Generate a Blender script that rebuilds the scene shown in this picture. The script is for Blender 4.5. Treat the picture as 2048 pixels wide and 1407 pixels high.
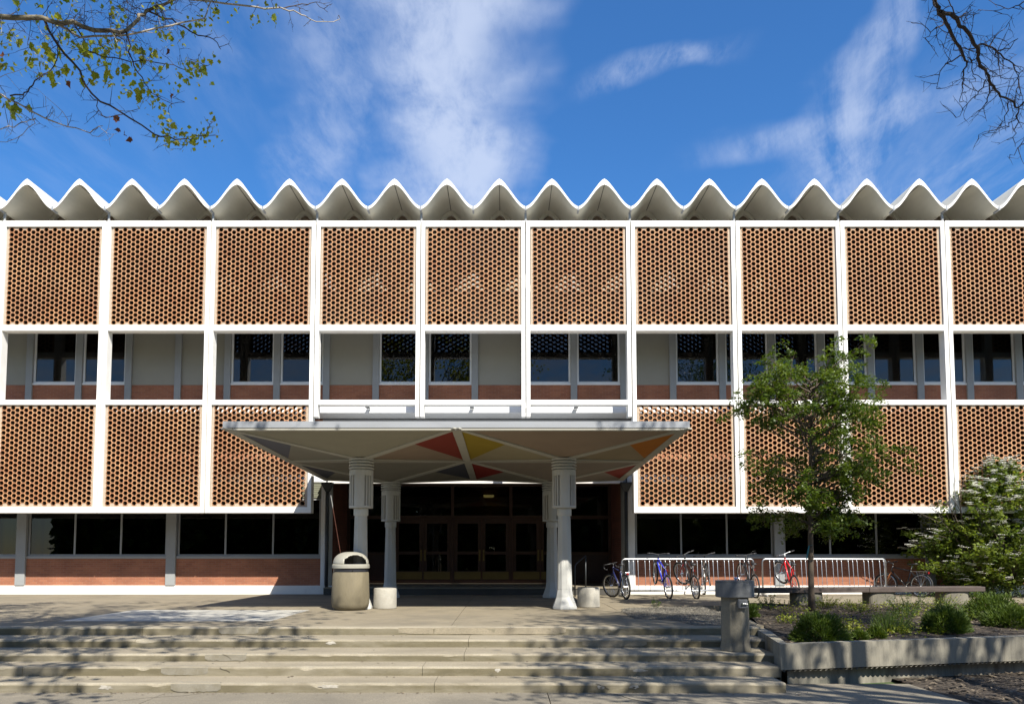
import bpy, math, random
from mathutils import Vector, Matrix, Euler, noise
random.seed(11)
R = math.radians
sc = bpy.context.scene
for o in list(bpy.data.objects): bpy.data.objects.remove(o)

# ------------------------------------------------------------------ camera
cam_d = bpy.data.cameras.new('camera'); cam = bpy.data.objects.new('camera', cam_d)
sc.collection.objects.link(cam); sc.camera = cam
cam.location = (0, 0, 1.18); cam.rotation_euler = (R(93.75), 0, 0)
cam_d.sensor_width = 36; cam_d.lens = 1560/2048*36
cam_d.shift_x = 0.0068; cam_d.shift_y = 0.1481
cam_d.clip_start = 0.1; cam_d.clip_end = 3000

# ------------------------------------------------------------------ light
SUN_TO = Vector((.53, -1.0, 1.15)).normalized()
sun_d = bpy.data.lights.new('sun', 'SUN'); sun = bpy.data.objects.new('sun', sun_d)
sc.collection.objects.link(sun)
sun_d.energy = 5.0; sun_d.angle = R(.53); sun_d.color = (1, .94, .83)
sun.rotation_euler = (-SUN_TO).to_track_quat('-Z', 'Y').to_euler()
sc.view_settings.view_transform = 'Standard'; sc.view_settings.look = 'None'
sc.view_settings.exposure = .95; sc.view_settings.gamma = 1; sc.view_settings.use_curve_mapping = False

world = bpy.data.worlds.new('World'); sc.world = world; world.use_nodes = True
def build_world():
    nt = world.node_tree; nt.nodes.clear(); N = nt.nodes.new; L = nt.links.new
    def math_(op, a, b=None, c=None, clamp=False):
        n = N('ShaderNodeMath'); n.operation = op; n.use_clamp = clamp
        for i, v in enumerate((a, b, c)):
            if v is None: continue
            if isinstance(v, (int, float)): n.inputs[i].default_value = v
            else: L(v, n.inputs[i])
        return n.outputs[0]
    def sstep(v, a, b):
        n = N('ShaderNodeMapRange'); n.interpolation_type = 'SMOOTHSTEP'; n.clamp = True
        L(v, n.inputs[0]); n.inputs[1].default_value = a; n.inputs[2].default_value = b
        return n.outputs[0]
    sky = N('ShaderNodeTexSky'); sky.sky_type = 'NISHITA'; sky.sun_disc = False
    sky.sun_elevation = math.asin(SUN_TO.z); sky.sun_rotation = math.atan2(SUN_TO.x, SUN_TO.y)
    sky.air_density = 1.0; sky.dust_density = 0; sky.ozone_density = 3.0; sky.altitude = 100
    hs = N('ShaderNodeHueSaturation'); hs.inputs['Saturation'].default_value = 1.37
    hs.inputs['Hue'].default_value = .506
    L(sky.outputs[0], hs.inputs['Color'])
    geo = N('ShaderNodeTexCoord'); sep = N('ShaderNodeSeparateXYZ'); L(geo.outputs['Generated'], sep.inputs[0])
    z = math_('MAXIMUM', sep.outputs[2], .06)
    px = math_('DIVIDE', sep.outputs[0], z); py = math_('DIVIDE', sep.outputs[1], z)
    comb = N('ShaderNodeCombineXYZ'); L(px, comb.inputs[0]); L(py, comb.inputs[1])
    shear = N('ShaderNodeCombineXYZ'); L(math_('SUBTRACT', px, math_('MULTIPLY', py, .45)), shear.inputs[0]); L(py, shear.inputs[1])
    def fbm(scale, detail, rough, dist, sx=1, sy=1, rot=0, off=(0, 0), src=None):
        mp = N('ShaderNodeMapping'); mp.inputs['Scale'].default_value = (sx, sy, 1)
        mp.inputs['Rotation'].default_value = (0, 0, rot); mp.inputs['Location'].default_value = (off[0], off[1], 0)
        L((src or comb).outputs[0], mp.inputs[0])
        n = N('ShaderNodeTexNoise'); n.inputs['Scale'].default_value = scale; n.inputs['Detail'].default_value = detail
        n.inputs['Roughness'].default_value = rough; n.inputs['Distortion'].default_value = dist
        L(mp.outputs[0], n.inputs[0]); return n.outputs[0]
    fine = fbm(3.2, 10, .60, .25, 1.25, .62, .35)
    wisp = fbm(4.2, 10, .62, .35, 1.9, .5, .55, (3, 1))
    warp = fbm(2.2, 4, .55, .2, 1, 1, 0, (7, 2))
    wx = math_('ADD', px, math_('MULTIPLY', math_('SUBTRACT', warp, .5), .42))
    def streak(x0, slope, curve, w0, wk, y0, fall=None):
        dy = math_('SUBTRACT', py, y0)
        c = math_('ADD', x0, math_('ADD', math_('MULTIPLY', dy, slope), math_('MULTIPLY', math_('MULTIPLY', dy, dy), curve)))
        d = math_('ABSOLUTE', math_('SUBTRACT', wx, c))
        w = math_('ADD', w0, math_('MULTIPLY', dy, wk))
        return math_('SUBTRACT', 1.0, sstep(math_('DIVIDE', d, w), .15, 1.0))
    m1 = streak(-.13, -.03, 0, .235, .01, 1.6)
    m1b = streak(-.33, -.30, 0, .17, .06, 1.5)
    plume = fbm(4.0, 10, .64, .25, 2.2, .45, 0, (1, 6), shear)
    m2 = streak(.73, .43, 0, .13, .34, 1.5)
    # cross wisp of the right hand cloud and the little hooked wisp
    def bar(xa, ya, sl, hw, hl):
        dx = math_('SUBTRACT', px, xa)
        d = math_('ABSOLUTE', math_('SUBTRACT', math_('SUBTRACT', math_('ADD', py, math_('MULTIPLY', math_('SUBTRACT', warp, .5), .3)), ya), math_('MULTIPLY', dx, sl)))
        a = math_('SUBTRACT', 1.0, sstep(d, hw*.1, hw))
        b = math_('SUBTRACT', 1.0, sstep(math_('ABSOLUTE', dx), hl*.3, hl))
        return math_('MULTIPLY', a, b)
    b1 = bar(.80, 1.75, -.46, .13, .42)
    b2 = bar(.31, 1.535, -.39, .07, .20)
    fib = fbm(13, 8, .68, .3, 1.6, .55, .45, (2, 5))
    fine2 = math_('ADD', math_('MULTIPLY', fine, .72), math_('MULTIPLY', fib, .28))
    t1 = math_('MULTIPLY', m1, sstep(fine2, .27, .60))
    t1b = math_('MULTIPLY', math_('MULTIPLY', m1b, sstep(fine2, .33, .66)), .55)
    t2 = math_('MULTIPLY', math_('MULTIPLY', m2, sstep(math_('ADD', math_('MULTIPLY', plume, .75), math_('MULTIPLY', fib, .25)), .36, .70)), .62)
    t3 = math_('MULTIPLY', math_('MULTIPLY', b1, sstep(math_('ADD', math_('MULTIPLY', fine2, .5), math_('MULTIPLY', plume, .5)), .34, .68)), .6)
    t4 = math_('MULTIPLY', math_('MULTIPLY', b2, sstep(math_('ADD', math_('MULTIPLY', fine2, .5), math_('MULTIPLY', fib, .5)), .30, .70)), .48)
    # the same kind of thin cirrus all over the rest of the sky
    gen = math_('MULTIPLY', math_('MULTIPLY', sstep(fbm(.55, 3, .5, .4, 1, .7, .1, (1.3, 4.2)), .5, .72), sstep(wisp, .36, .8)), .55)
    tot = math_('MAXIMUM', t1, t1b)
    for t in (t2, t3, t4): tot = math_('ADD', tot, math_('MULTIPLY', t, math_('SUBTRACT', 1.0, tot)))
    tot = math_('MAXIMUM', tot, gen)
    tot = math_('ADD', math_('MULTIPLY', tot, .70), .05, clamp=True)   # a thin high veil everywhere
    mix = N('ShaderNodeMix'); mix.data_type = 'RGBA'
    L(tot, mix.inputs[0]); L(hs.outputs[0], mix.inputs[6]); mix.inputs[7].default_value = (4.0, 4.5, 5.6, 1)
    bg = N('ShaderNodeBackground'); bg.inputs[1].default_value = .094
    L(mix.outputs[2], bg.inputs[0]); out = N('ShaderNodeOutputWorld'); L(bg.outputs[0], out.inputs[0])
build_world()

# ------------------------------------------------------------------ materials
MATS = {}
def pmat(name, col, rough=.6, var=.12, scale=6, fine=0, fscale=90, bump=0, bscale=60, metal=0, dirt=None, dscale=1.3,
         damt=.6, stretch=(1, 1, 1), tone=None, spec=.5, col2=None, objrand=0, trans=0, emit=0):
    m = bpy.data.materials.new(name); m.use_nodes = True; nt = m.node_tree; N = nt.nodes.new; L = nt.links.new
    b = nt.nodes['Principled BSDF']; b.inputs['Roughness'].default_value = rough; b.inputs['Metallic'].default_value = metal
    b.inputs['Specular IOR Level'].default_value = spec
    tc = N('ShaderNodeTexCoord'); mp = N('ShaderNodeMapping'); mp.inputs['Scale'].default_value = stretch
    L(tc.outputs['Object'], mp.inputs[0])
    def noise_(s, d=5, r=.6, w=0):
        n = N('ShaderNodeTexNoise'); n.inputs['Scale'].default_value = s; n.inputs['Detail'].default_value = d
        n.inputs['Roughness'].default_value = r; n.inputs['Distortion'].default_value = w
        L(mp.outputs[0], n.inputs[0]); return n.outputs[0]
    def ramp(v, a, b_, lo=0., hi=1.):
        n = N('ShaderNodeMapRange'); n.clamp = True; L(v, n.inputs[0])
        for i, x in enumerate((a, b_, lo, hi)): n.inputs[i+1].default_value = x
        return n.outputs[0]
    cur = None
    def mixc(f, A, B, mode='MIX'):
        n = N('ShaderNodeMix'); n.data_type = 'RGBA'; n.blend_type = mode
        for i, v in ((0, f), (6, A), (7, B)):
            if isinstance(v, (int, float)): n.inputs[i].default_value = v
            elif isinstance(v, tuple): n.inputs[i].default_value = (*v[:3], 1)
            else: L(v, n.inputs[i])
        return n.outputs[2]
    def scalev(f, A):
        n = N('ShaderNodeVectorMath'); n.operation = 'SCALE'
        if isinstance(A, tuple): n.inputs[0].default_value = A[:3]
        else: L(A, n.inputs[0])
        if isinstance(f, (int, float)): n.inputs['Scale'].default_value = f
        else: L(f, n.inputs['Scale'])
        return n.outputs[0]
    cur = col
    if col2: cur = mixc(ramp(noise_(scale*.6, 4), .38, .62), col, col2)
    if tone:
        a = N('ShaderNodeAttribute'); a.attribute_name = 'tone'
        cur = mixc(a.outputs['Fac'], col, tone)
    if var: cur = scalev(ramp(noise_(scale), .25, .75, 1-var, 1+var), cur)
    if fine: cur = scalev(ramp(noise_(fscale, 2), .3, .7, 1-fine, 1+fine), cur)
    if dirt: cur = mixc(ramp(noise_(dscale, 6, .65, .4), .45, .68, 0, damt), cur, dirt)
    if objrand:
        oi = N('ShaderNodeObjectInfo'); cur = scalev(ramp(oi.outputs['Random'], 0, 1, 1-objrand, 1+objrand), cur)
    if isinstance(cur, tuple): b.inputs['Base Color'].default_value = (*cur[:3], 1)
    else: L(cur, b.inputs['Base Color'])
    if bump:
        bn = N('ShaderNodeBump'); bn.inputs['Strength'].default_value = bump; bn.inputs['Distance'].default_value = .01
        L(noise_(bscale, 4), bn.inputs['Height']); L(bn.outputs[0], b.inputs['Normal'])
    if trans:
        t = N('ShaderNodeBsdfTranslucent'); ms = N('ShaderNodeMixShader'); ms.inputs[0].default_value = trans
        if isinstance(cur, tuple): t.inputs[0].default_value = (*cur[:3], 1)
        else:
            L(mixc(1.0, cur, (1.25, 1.2, .5), 'MULTIPLY'), t.inputs[0])
        L(b.outputs[0], ms.inputs[1]); L(t.outputs[0], ms.inputs[2])
        L(ms.outputs[0], nt.nodes['Material Output'].inputs[0])
    if emit:
        b.inputs['Emission Color'].default_value = (*col[:3], 1); b.inputs['Emission Strength'].default_value = emit
    MATS[name] = m; return m
def brickmat(name, c1, c2, mortar, bw=.2, bh=.062):
    m = bpy.data.materials.new(name); m.use_nodes = True; nt = m.node_tree; N = nt.nodes.new; L = nt.links.new
    b = nt.nodes['Principled BSDF']; b.inputs['Roughness'].default_value = .8
    tc = N('ShaderNodeTexCoord'); sp = N('ShaderNodeSeparateXYZ'); cb = N('ShaderNodeCombineXYZ')
    L(tc.outputs['Object'], sp.inputs[0]); L(sp.outputs[0], cb.inputs[0]); L(sp.outputs[2], cb.inputs[1])
    br = N('ShaderNodeTexBrick'); br.inputs['Scale'].default_value = 1; br.inputs['Brick Width'].default_value = bw
    br.inputs['Row Height'].default_value = bh; br.inputs['Mortar Size'].default_value = .005; br.inputs['Mortar Smooth'].default_value = .15
    br.inputs['Color1'].default_value = (*c1, 1); br.inputs['Color2'].default_value = (*c2, 1); br.inputs['Mortar'].default_value = (*mortar, 1)
    L(cb.outputs[0], br.inputs[0])
    n = N('ShaderNodeTexNoise'); n.inputs['Scale'].default_value = 1.6; n.inputs['Detail'].default_value = 6; L(tc.outputs['Object'], n.inputs[0])
    mr = N('ShaderNodeMapRange'); L(n.outputs[0], mr.inputs[0])
    for i, x in enumerate((.3, .7, .82, 1.16)): mr.inputs[i+1].default_value = x
    s = N('ShaderNodeVectorMath'); s.operation = 'SCALE'; L(br.outputs[0], s.inputs[0]); L(mr.outputs[0], s.inputs['Scale'])
    L(s.outputs[0], b.inputs['Base Color'])
    bp = N('ShaderNodeBump'); bp.inputs['Distance'].default_value = .006; bp.inputs['Strength'].default_value = .8; bp.invert = True
    L(br.outputs['Fac'], bp.inputs['Height']); L(bp.outputs[0], b.inputs['Normal'])
    MATS[name] = m; return m
def glassmat(name, tint, ior=1.75, rough=0.0):
    m = bpy.data.materials.new(name); m.use_nodes = True; nt = m.node_tree; nt.nodes.clear(); N = nt.nodes.new; L = nt.links.new
    f = N('ShaderNodeFresnel'); f.inputs[0].default_value = ior
    t = N('ShaderNodeBsdfTransparent'); t.inputs[0].default_value = (*tint, 1)
    g = N('ShaderNodeBsdfGlossy'); g.inputs['Roughness'].default_value = rough; g.inputs[0].default_value = (.95, .97, 1, 1)
    mx = N('ShaderNodeMixShader'); L(f.outputs[0], mx.inputs[0]); L(t.outputs[0], mx.inputs[1]); L(g.outputs[0], mx.inputs[2])
    o = N('ShaderNodeOutputMaterial'); L(mx.outputs[0], o.inputs[0]); MATS[name] = m; return m

pmat('white_paint', (.78, .77, .74), .55, .04, 3, dirt=(.60, .58, .53), dscale=1.7, damt=.35, bump=.08, bscale=40)
pmat('white_trim', (.72, .73, .73), .5, .05, 4, bump=.05)
pmat('grey_paint', (.265, .275, .28), .55, .06, 3, bump=.05)
pmat('cream_panel', (.265, .255, .215), .6, .05, 2, bump=.04)
pmat('roof_shell', (.60, .58, .51), .7, .10, 1.4, dirt=(.38, .36, .31), dscale=1.1, damt=.35, stretch=(1, .35, 1), bump=.1, bscale=14)
pmat('roof_edge', (.80, .79, .76), .6, .06, 5, dirt=(.5, .49, .46), dscale=4, damt=.4)
pmat('seam_dark', (.05, .048, .045), .8, .1)
pmat('gable_brown', (.20, .15, .11), .8, .15, 4)
pmat('clay', (.37, .155, .066), .75, .14, 9, tone=(.52, .285, .135), fine=.10, fscale=150, bump=.15, bscale=120, dirt=(.30, .17, .10), dscale=.9, damt=.55)
brickmat('brick_shaded', (.20, .062, .04), (.15, .048, .032), (.17, .10, .075))  # same brick, shade of the entrance recess painted into its colour
pmat('concrete_shaded', (.055, .052, .045), .8, .15, 3)  # entrance step concrete, painted near black for the shade under the canopy
pmat('louvre', (.16, .165, .12), .7, .1, 3)
pmat('clay_shaded', (.055, .025, .010), .9, .15, 9)  # same clay, painted darker for the shade inside the holes
pmat('mortar', (.40, .32, .24), .9, .15, 20, fine=.1, bump=.2)
brickmat('brick', (.325, .125, .064), (.26, .094, .05), (.29, .17, .12))
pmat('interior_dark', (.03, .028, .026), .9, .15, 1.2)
pmat('blind', (.20, .20, .12), .8, .12, 2, stretch=(.3, 1, 8))
glassmat('glass', (.42, .44, .43), 1.5)
glassmat('glass_dark', (.30, .29, .25), 1.42)
pmat('concrete', (.222, .190, .136), .88, .10, 2.2, fine=.16, fscale=70, dirt=(.14, .125, .095), dscale=.9, damt=.6, bump=.35, bscale=80, spec=.25)
pmat('concrete_light', (.37, .36, .325), .88, .07, 3, fine=.08, fscale=80, dirt=(.25, .235, .20), dscale=1.4, damt=.5, bump=.25, bscale=70)
pmat('concrete_walk', (.20, .177, .137), .9, .10, 2.2, fine=.24, fscale=60, dirt=(.13, .118, .095), dscale=.7, damt=.65, bump=.5, bscale=70, spec=.25)
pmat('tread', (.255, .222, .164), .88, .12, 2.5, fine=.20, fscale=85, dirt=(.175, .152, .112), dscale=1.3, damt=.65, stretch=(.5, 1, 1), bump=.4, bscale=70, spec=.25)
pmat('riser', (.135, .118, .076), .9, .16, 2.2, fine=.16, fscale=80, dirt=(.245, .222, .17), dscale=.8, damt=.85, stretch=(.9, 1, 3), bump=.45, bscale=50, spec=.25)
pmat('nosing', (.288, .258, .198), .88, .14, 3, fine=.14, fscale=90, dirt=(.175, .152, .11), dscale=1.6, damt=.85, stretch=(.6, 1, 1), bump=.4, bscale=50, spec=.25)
pmat('patch_grey', (.20, .185, .15), .9, .14, 6, fine=.1, dirt=(.15, .132, .09), dscale=5, damt=.7, bump=.3, bscale=60)
pmat('patch_white', (.36, .34, .30), .9, .18, 14, dirt=(.2, .18, .14), dscale=9, damt=.6, bump=.4, bscale=50)
pmat('crack', (.09, .08, .06), .95, .1)
pmat('wall_concrete', (.215, .20, .16), .9, .15, 2.4, fine=.10, fscale=70, dirt=(.075, .07, .056), dscale=2.2, damt=.85, stretch=(1.8, 1.8, .22), bump=.35, bscale=40)
pmat('drum_concrete', (.34, .325, .285), .88, .12, 5, fine=.12, fscale=90, bump=.4, bscale=70, dirt=(.24, .225, .19), dscale=4, damt=.5)
pmat('bin_concrete', (.155, .132, .085), .8, .14, 3, fine=.1, fscale=110, dirt=(.095, .08, .05), dscale=2.4, damt=.75, stretch=(1, 1, .4), bump=.25, bscale=90)
pmat('bin_lid', (.30, .295, .255), .45, .06, 4, dirt=(.21, .20, .165), dscale=3, damt=.5)
pmat('bin_band', (.02, .022, .03), .4, .1)
pmat('fountain_concrete', (.165, .15, .115), .9, .14, 4, fine=.12, fscale=90, dirt=(.095, .088, .07), dscale=3, damt=.7, stretch=(1, 1, .5), bump=.4, bscale=70)
pmat('fountain_top', (.125, .13, .135), .7, .12, 4, fine=.1, bump=.2, dirt=(.075, .078, .08), dscale=4, damt=.6)
pmat('steel', (.55, .56, .58), .3, .05, 5, metal=1)
pmat('galvanised', (.46, .475, .49), .38, .08, 12, metal=1)
pmat('chrome', (.75, .76, .78), .12, .0, metal=1)
pmat('brass', (.20, .145, .05), .38, .10, 4, metal=.6)
pmat('door_wood', (.055, .022, .013), .5, .2, 6, stretch=(6, 6, .6))
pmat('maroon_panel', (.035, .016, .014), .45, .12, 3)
pmat('pipe_dark', (.035, .04, .045), .5, .1)
pmat('canopy_white', (.37, .36, .315), .85, .05, 2, spec=.08)
pmat('fascia_metal', (.27, .285, .31), .5, .06, 2, dirt=(.21, .22, .235), dscale=1.5, damt=.5, stretch=(.4, 1, 1))
for nm, c in (('soffit_cream', (0.267, 0.253, 0.198)), ('soffit_rose', (0.255, 0.198, 0.149)), ('soffit_yellowish', (0.279, 0.247, 0.164)), ('soffit_tan', (0.255, 0.212, 0.139)),
              ('soffit_grey', (0.224, 0.212, 0.175)), ('soffit_mauve', (0.224, 0.194, 0.162)), ('kite_red', (.20, .042, .032)), ('kite_yellow', (.27, .20, .032)),
              ('kite_orange', (.36, .13, .015)), ('kite_slate', (.115, .12, .145)), ('kite_navy', (.075, .08, .10)), ('kite_dark_red', (.22, .034, .028))):
    pmat(nm, c, .85, .05, 2, spec=.08)
pmat('column_white', (.47, .47, .445), .6, .05, 3, dirt=(.36, .35, .32), dscale=2, damt=.35, stretch=(1, 1, .5), bump=.06)
pmat('timber', (.058, .042, .034), .75, .2, 4, fine=.15, fscale=40, stretch=(.5, 6, 6), dirt=(.105, .082, .07), dscale=2, damt=.6, bump=.4, bscale=25)
pmat('mulch', (.032, .023, .015), .95, .35, 9, fine=.4, fscale=60, dirt=(.065, .052, .035), dscale=3, damt=.8, bump=1, bscale=60)
pmat('chip', (.06, .045, .03), .9, 0, tone=(.19, .15, .10))
pmat('gravel', (.08, .073, .06), .95, .3, 30, fine=.35, fscale=70, dirt=(.05, .045, .035), dscale=2.2, damt=.6, bump=1, bscale=70)
pmat('pebble', (.08, .073, .058), .9, 0, tone=(.17, .155, .125))
pmat('grass_field', (.055, .085, .025), .95, .3, 1, fine=.3, fscale=40)
pmat('bark', (.085, .064, .045), .9, .35, 14, stretch=(1, 1, .4), bump=.6, bscale=40)
pmat('bark_plane', (.19, .16, .12), .85, .4, 9, col2=(.10, .085, .06), dirt=(.36, .34, .27), dscale=5, damt=.7, bump=.5, bscale=40)
pmat('twig_pale', (.36, .33, .29), .8, .2, 20)
pmat('twig_dark', (.052, .038, .034), .85, .3, 20)
pmat('leaf_plane', (.17, .225, .022), .5, 0, tone=(.30, .30, .035), trans=.6, objrand=.25)
pmat('leaf_dead', (.15, .055, .03), .7, .3, 30, trans=.25)
pmat('leaf_tree', (.046, .088, .008), .5, 0, tone=(.135, .185, .022), trans=.45)
pmat('leaf_dogwood', (.075, .125, .015), .5, 0, tone=(.20, .245, .04), trans=.5)
pmat('petal', (.90, .90, .85), .6, .02, 20)
pmat('leaf_juniper', (.040, .078, .008), .6, 0, tone=(.105, .15, .014), trans=.3)
pmat('leaf_lime', (.12, .16, .012), .55, 0, tone=(.26, .27, .02), trans=.4)
pmat('leaf_herb', (.06, .11, .018), .6, 0, tone=(.13, .18, .03), trans=.35)
pmat('leaf_hedge', (.04, .075, .02), .55, 0, tone=(.09, .13, .035), trans=.3)
pmat('rubber', (.018, .018, .018), .75, .1, 20)
pmat('black_plastic', (.022, .022, .024), .45, .1)
pmat('frame_blue', (.03, .045, .42), .25, 0); pmat('frame_white', (.7, .72, .75), .25, 0)
pmat('frame_red', (.48, .022, .03), .25, 0); pmat('frame_black', (.02, .02, .022), .3, 0)
pmat('frame_silver', (.5, .51, .52), .3, 0, metal=.8); pmat('frame_navy', (.02, .025, .09), .3, 0); pmat('frame_orange', (.30, .11, .04), .35, 0)
pmat('reflector', (.22, .012, .012), .2, 0); pmat('lamp_lit', (.75, .66, .30), .4, 0, emit=.55)
pmat('ribbon', (.02, .16, .19), .5, 0)
pmat('bubbler', (.45, .5, .75), .12, 0, metal=.7)

# ------------------------------------------------------------------ mesh helpers
COL = sc.collection; ORG = {}
class MB:
    def __init__(s): s.v = []; s.f = []; s.m = []; s.t = []; s.tone = 0.
    def add(s, vs, fs, mi=0):
        b = len(s.v); s.v.extend([tuple(p) for p in vs])
        for f in fs: s.f.append([b+i for i in f]); s.m.append(mi); s.t.append(s.tone)
    def box(s, x0, y0, z0, x1, y1, z1, mi=0):
        s.add([(x0, y0, z0), (x1, y0, z0), (x1, y1, z0), (x0, y1, z0), (x0, y0, z1), (x1, y0, z1), (x1, y1, z1), (x0, y1, z1)],
              [(0, 3, 2, 1), (4, 5, 6, 7), (0, 1, 5, 4), (1, 2, 6, 5), (2, 3, 7, 6), (3, 0, 4, 7)], mi); return s
    def prism(s, poly, z0, z1, mi=0):
        n = len(poly); vs = [(x, y, z0) for x, y in poly]+[(x, y, z1) for x, y in poly]
        s.add(vs, [tuple(range(n))[::-1], tuple(range(n, 2*n))]+[(i, (i+1) % n, n+(i+1) % n, n+i) for i in range(n)], mi); return s
    def tube(s, pts, rad, n=6, mi=0, caps=True, closed=False):
        pts = [Vector(p) for p in pts]; k = len(pts)
        rad = [rad]*k if isinstance(rad, (int, float)) else rad
        ref = None; vs = []
        for i, p in enumerate(pts):
            if closed: d = pts[(i+1) % k]-pts[i-1]
            else: d = pts[min(i+1, k-1)]-pts[max(i-1, 0)]
            if d.length < 1e-9: d = Vector((0, 0, 1))
            d.normalize()
            if ref is None:
                ref = d.orthogonal().normalized()
            ref = (ref-d*ref.dot(d))
            if ref.length < 1e-6: ref = d.orthogonal()
            ref.normalize(); q = d.cross(ref)
            for j in range(n):
                a = 2*math.pi*j/n; vs.append(p+(ref*math.cos(a)+q*math.sin(a))*rad[i])
        fs = []
        for i in range(k if closed else k-1):
            for j in range(n):
                a = i*n; b = ((i+1) % k)*n; fs.append((a+j, a+(j+1) % n, b+(j+1) % n, b+j))
        if caps and not closed: fs += [tuple(range(n))[::-1], tuple(range((k-1)*n, k*n))]
        s.add(vs, fs, mi); return s
    def lathe(s, prof, n=32, c=(0, 0, 0), mi=0, caps=True, polar=None):
        vs = []; k = len(prof)
        for r, z in prof:
            for j in range(n):
                a = 2*math.pi*j/n; rr = r*(polar(a, z) if polar else 1); vs.append((c[0]+rr*math.cos(a), c[1]+rr*math.sin(a), c[2]+z))
        fs = [(i*n+j, i*n+(j+1) % n, (i+1)*n+(j+1) % n, (i+1)*n+j) for i in range(k-1) for j in range(n)]
        if caps: fs += [tuple(range(n))[::-1], tuple(range((k-1)*n, k*n))]
        s.add(vs, fs, mi); return s
    def leaf(s, c, size, up=None, asp=.6, tone=None, mi=0):
        d = Vector((random.gauss(0, 1), random.gauss(0, 1), random.gauss(0, .6)))
        if d.length < 1e-3: d = Vector((1, 0, 0))
        d.normalize()
        nrm = Vector((random.gauss(0, .7), random.gauss(0, .7), 1 if up is None else up))
        w = d.cross(nrm)
        if w.length < 1e-3: w = d.orthogonal()
        w.normalize(); c = Vector(c); h = d*size; w = w*size*asp*.5
        s.tone = random.random() if tone is None else tone
        s.add([c-h*.5, c+w-h*.05, c+h*.5, c-w-h*.05], [(0, 1, 2, 3)], mi)
    def mesh(s, name, mats, smooth=False, org=(0, 0, 0), tone=False):
        me = bpy.data.meshes.new(name)
        me.from_pydata([(x-org[0], y-org[1], z-org[2]) for x, y, z in s.v], [], s.f)
        for m in (mats if isinstance(mats, (list, tuple)) else [mats]): me.materials.append(MATS[m])
        me.polygons.foreach_set('material_index', s.m)
        if smooth: me.polygons.foreach_set('use_smooth', [True]*len(s.f))
        if tone:
            at = me.attributes.new('tone', 'FLOAT', 'FACE'); at.data.foreach_set('value', s.t)
        me.update(); return me
    def build(s, name, mats, parent=None, smooth=False, bevel=0, tone=False, auto=None, org=None, kind=None, solid=0, label=None):
        o0 = ORG.get(parent.name, (0, 0, 0)) if parent else (org or (0, 0, 0))
        ob = bpy.data.objects.new(name, s.mesh(name, mats, smooth, o0, tone)); COL.objects.link(ob)
        if parent: ob.parent = parent
        else: ob.location = o0
        ORG[ob.name] = o0
        if solid:
            m = ob.modifiers.new('solid', 'SOLIDIFY'); m.thickness = solid
        if bevel:
            m = ob.modifiers.new('bevel', 'BEVEL'); m.width = bevel; m.segments = 2; m.limit_method = 'ANGLE'; m.angle_limit = R(40)
        if auto is not None:
            s_ = [True]*len(ob.data.polygons); ob.data.polygons.foreach_set('use_smooth', s_)
            ob.data.set_sharp_from_angle(angle=R(auto))
        if kind: ob['kind'] = kind
        if label: ob['label'] = label
        return ob
def thing(name, loc, label, cat, group=None, rot=None):
    o = bpy.data.objects.new(name, None); COL.objects.link(o); o.location = loc; o.empty_display_size = .2
    if rot: o.rotation_euler = rot
    o['label'] = label; o['category'] = cat
    if group: o['group'] = group
    ORG[o.name] = tuple(loc); return o
def tag(o, label, cat, group=None):
    o['label'] = label; o['category'] = cat
    if group: o['group'] = group
    return o
def share(me, name, parent, loc=(0, 0, 0), rot=None, scale=None):
    o = bpy.data.objects.new(name, me); COL.objects.link(o); o.parent = parent; o.location = loc
    if rot: o.rotation_euler = rot
    if scale: o.scale = scale
    ORG[o.name] = ORG.get(parent.name, (0, 0, 0)) if parent else tuple(loc)
    return o
def nz(x, y, z=0, s=1): return noise.noise(Vector((x*s, y*s, z*s)))

# ------------------------------------------------------------------ the ground
def sheet(name, x0, x1, y0, y1, nx, ny, zf, mat, kind='structure'):
    m = MB(); vs = []
    for j in range(ny+1):
        for i in range(nx+1):
            x = x0+(x1-x0)*i/nx; y = y0+(y1-y0)*j/ny; vs.append((x, y, zf(x, y)))
    m.add(vs, [(j*(nx+1)+i, j*(nx+1)+i+1, (j+1)*(nx+1)+i+1, (j+1)*(nx+1)+i) for j in range(ny) for i in range(nx)])
    return m.build(name, mat, kind=kind, smooth=True)
ZL = -.605
sheet('ground', -900, 900, -900, 900, 1, 1, lambda x, y: ZL-.05, 'grass_field')
pav = bpy.data.objects.new('pavement', None); COL.objects.link(pav); pav['kind'] = 'structure'; ORG[pav.name] = (0, 0, 0)
edges_x = [-30, -14, -9.2, -4.4, .55, 5.62]; edges_y = [-9, -4, 1.5, 6.0, 9.72, 11.0]
for i in range(len(edges_x)-1):
    for j in range(len(edges_y)-1):
        g = .006
        MB().box(edges_x[i]+g, edges_y[j]+g, ZL-.15, edges_x[i+1]-g, edges_y[j+1]-g, ZL+random.uniform(-.003, .003)).build('slab', 'concrete_walk', pav)
sheet('soil', 5.62, 26, 2, 13.6, 60, 36, lambda x, y: ZL-.005+.025*nz(x, y, 0, 2.5)+.012*nz(x, y, 3, 8), 'mulch')

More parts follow.
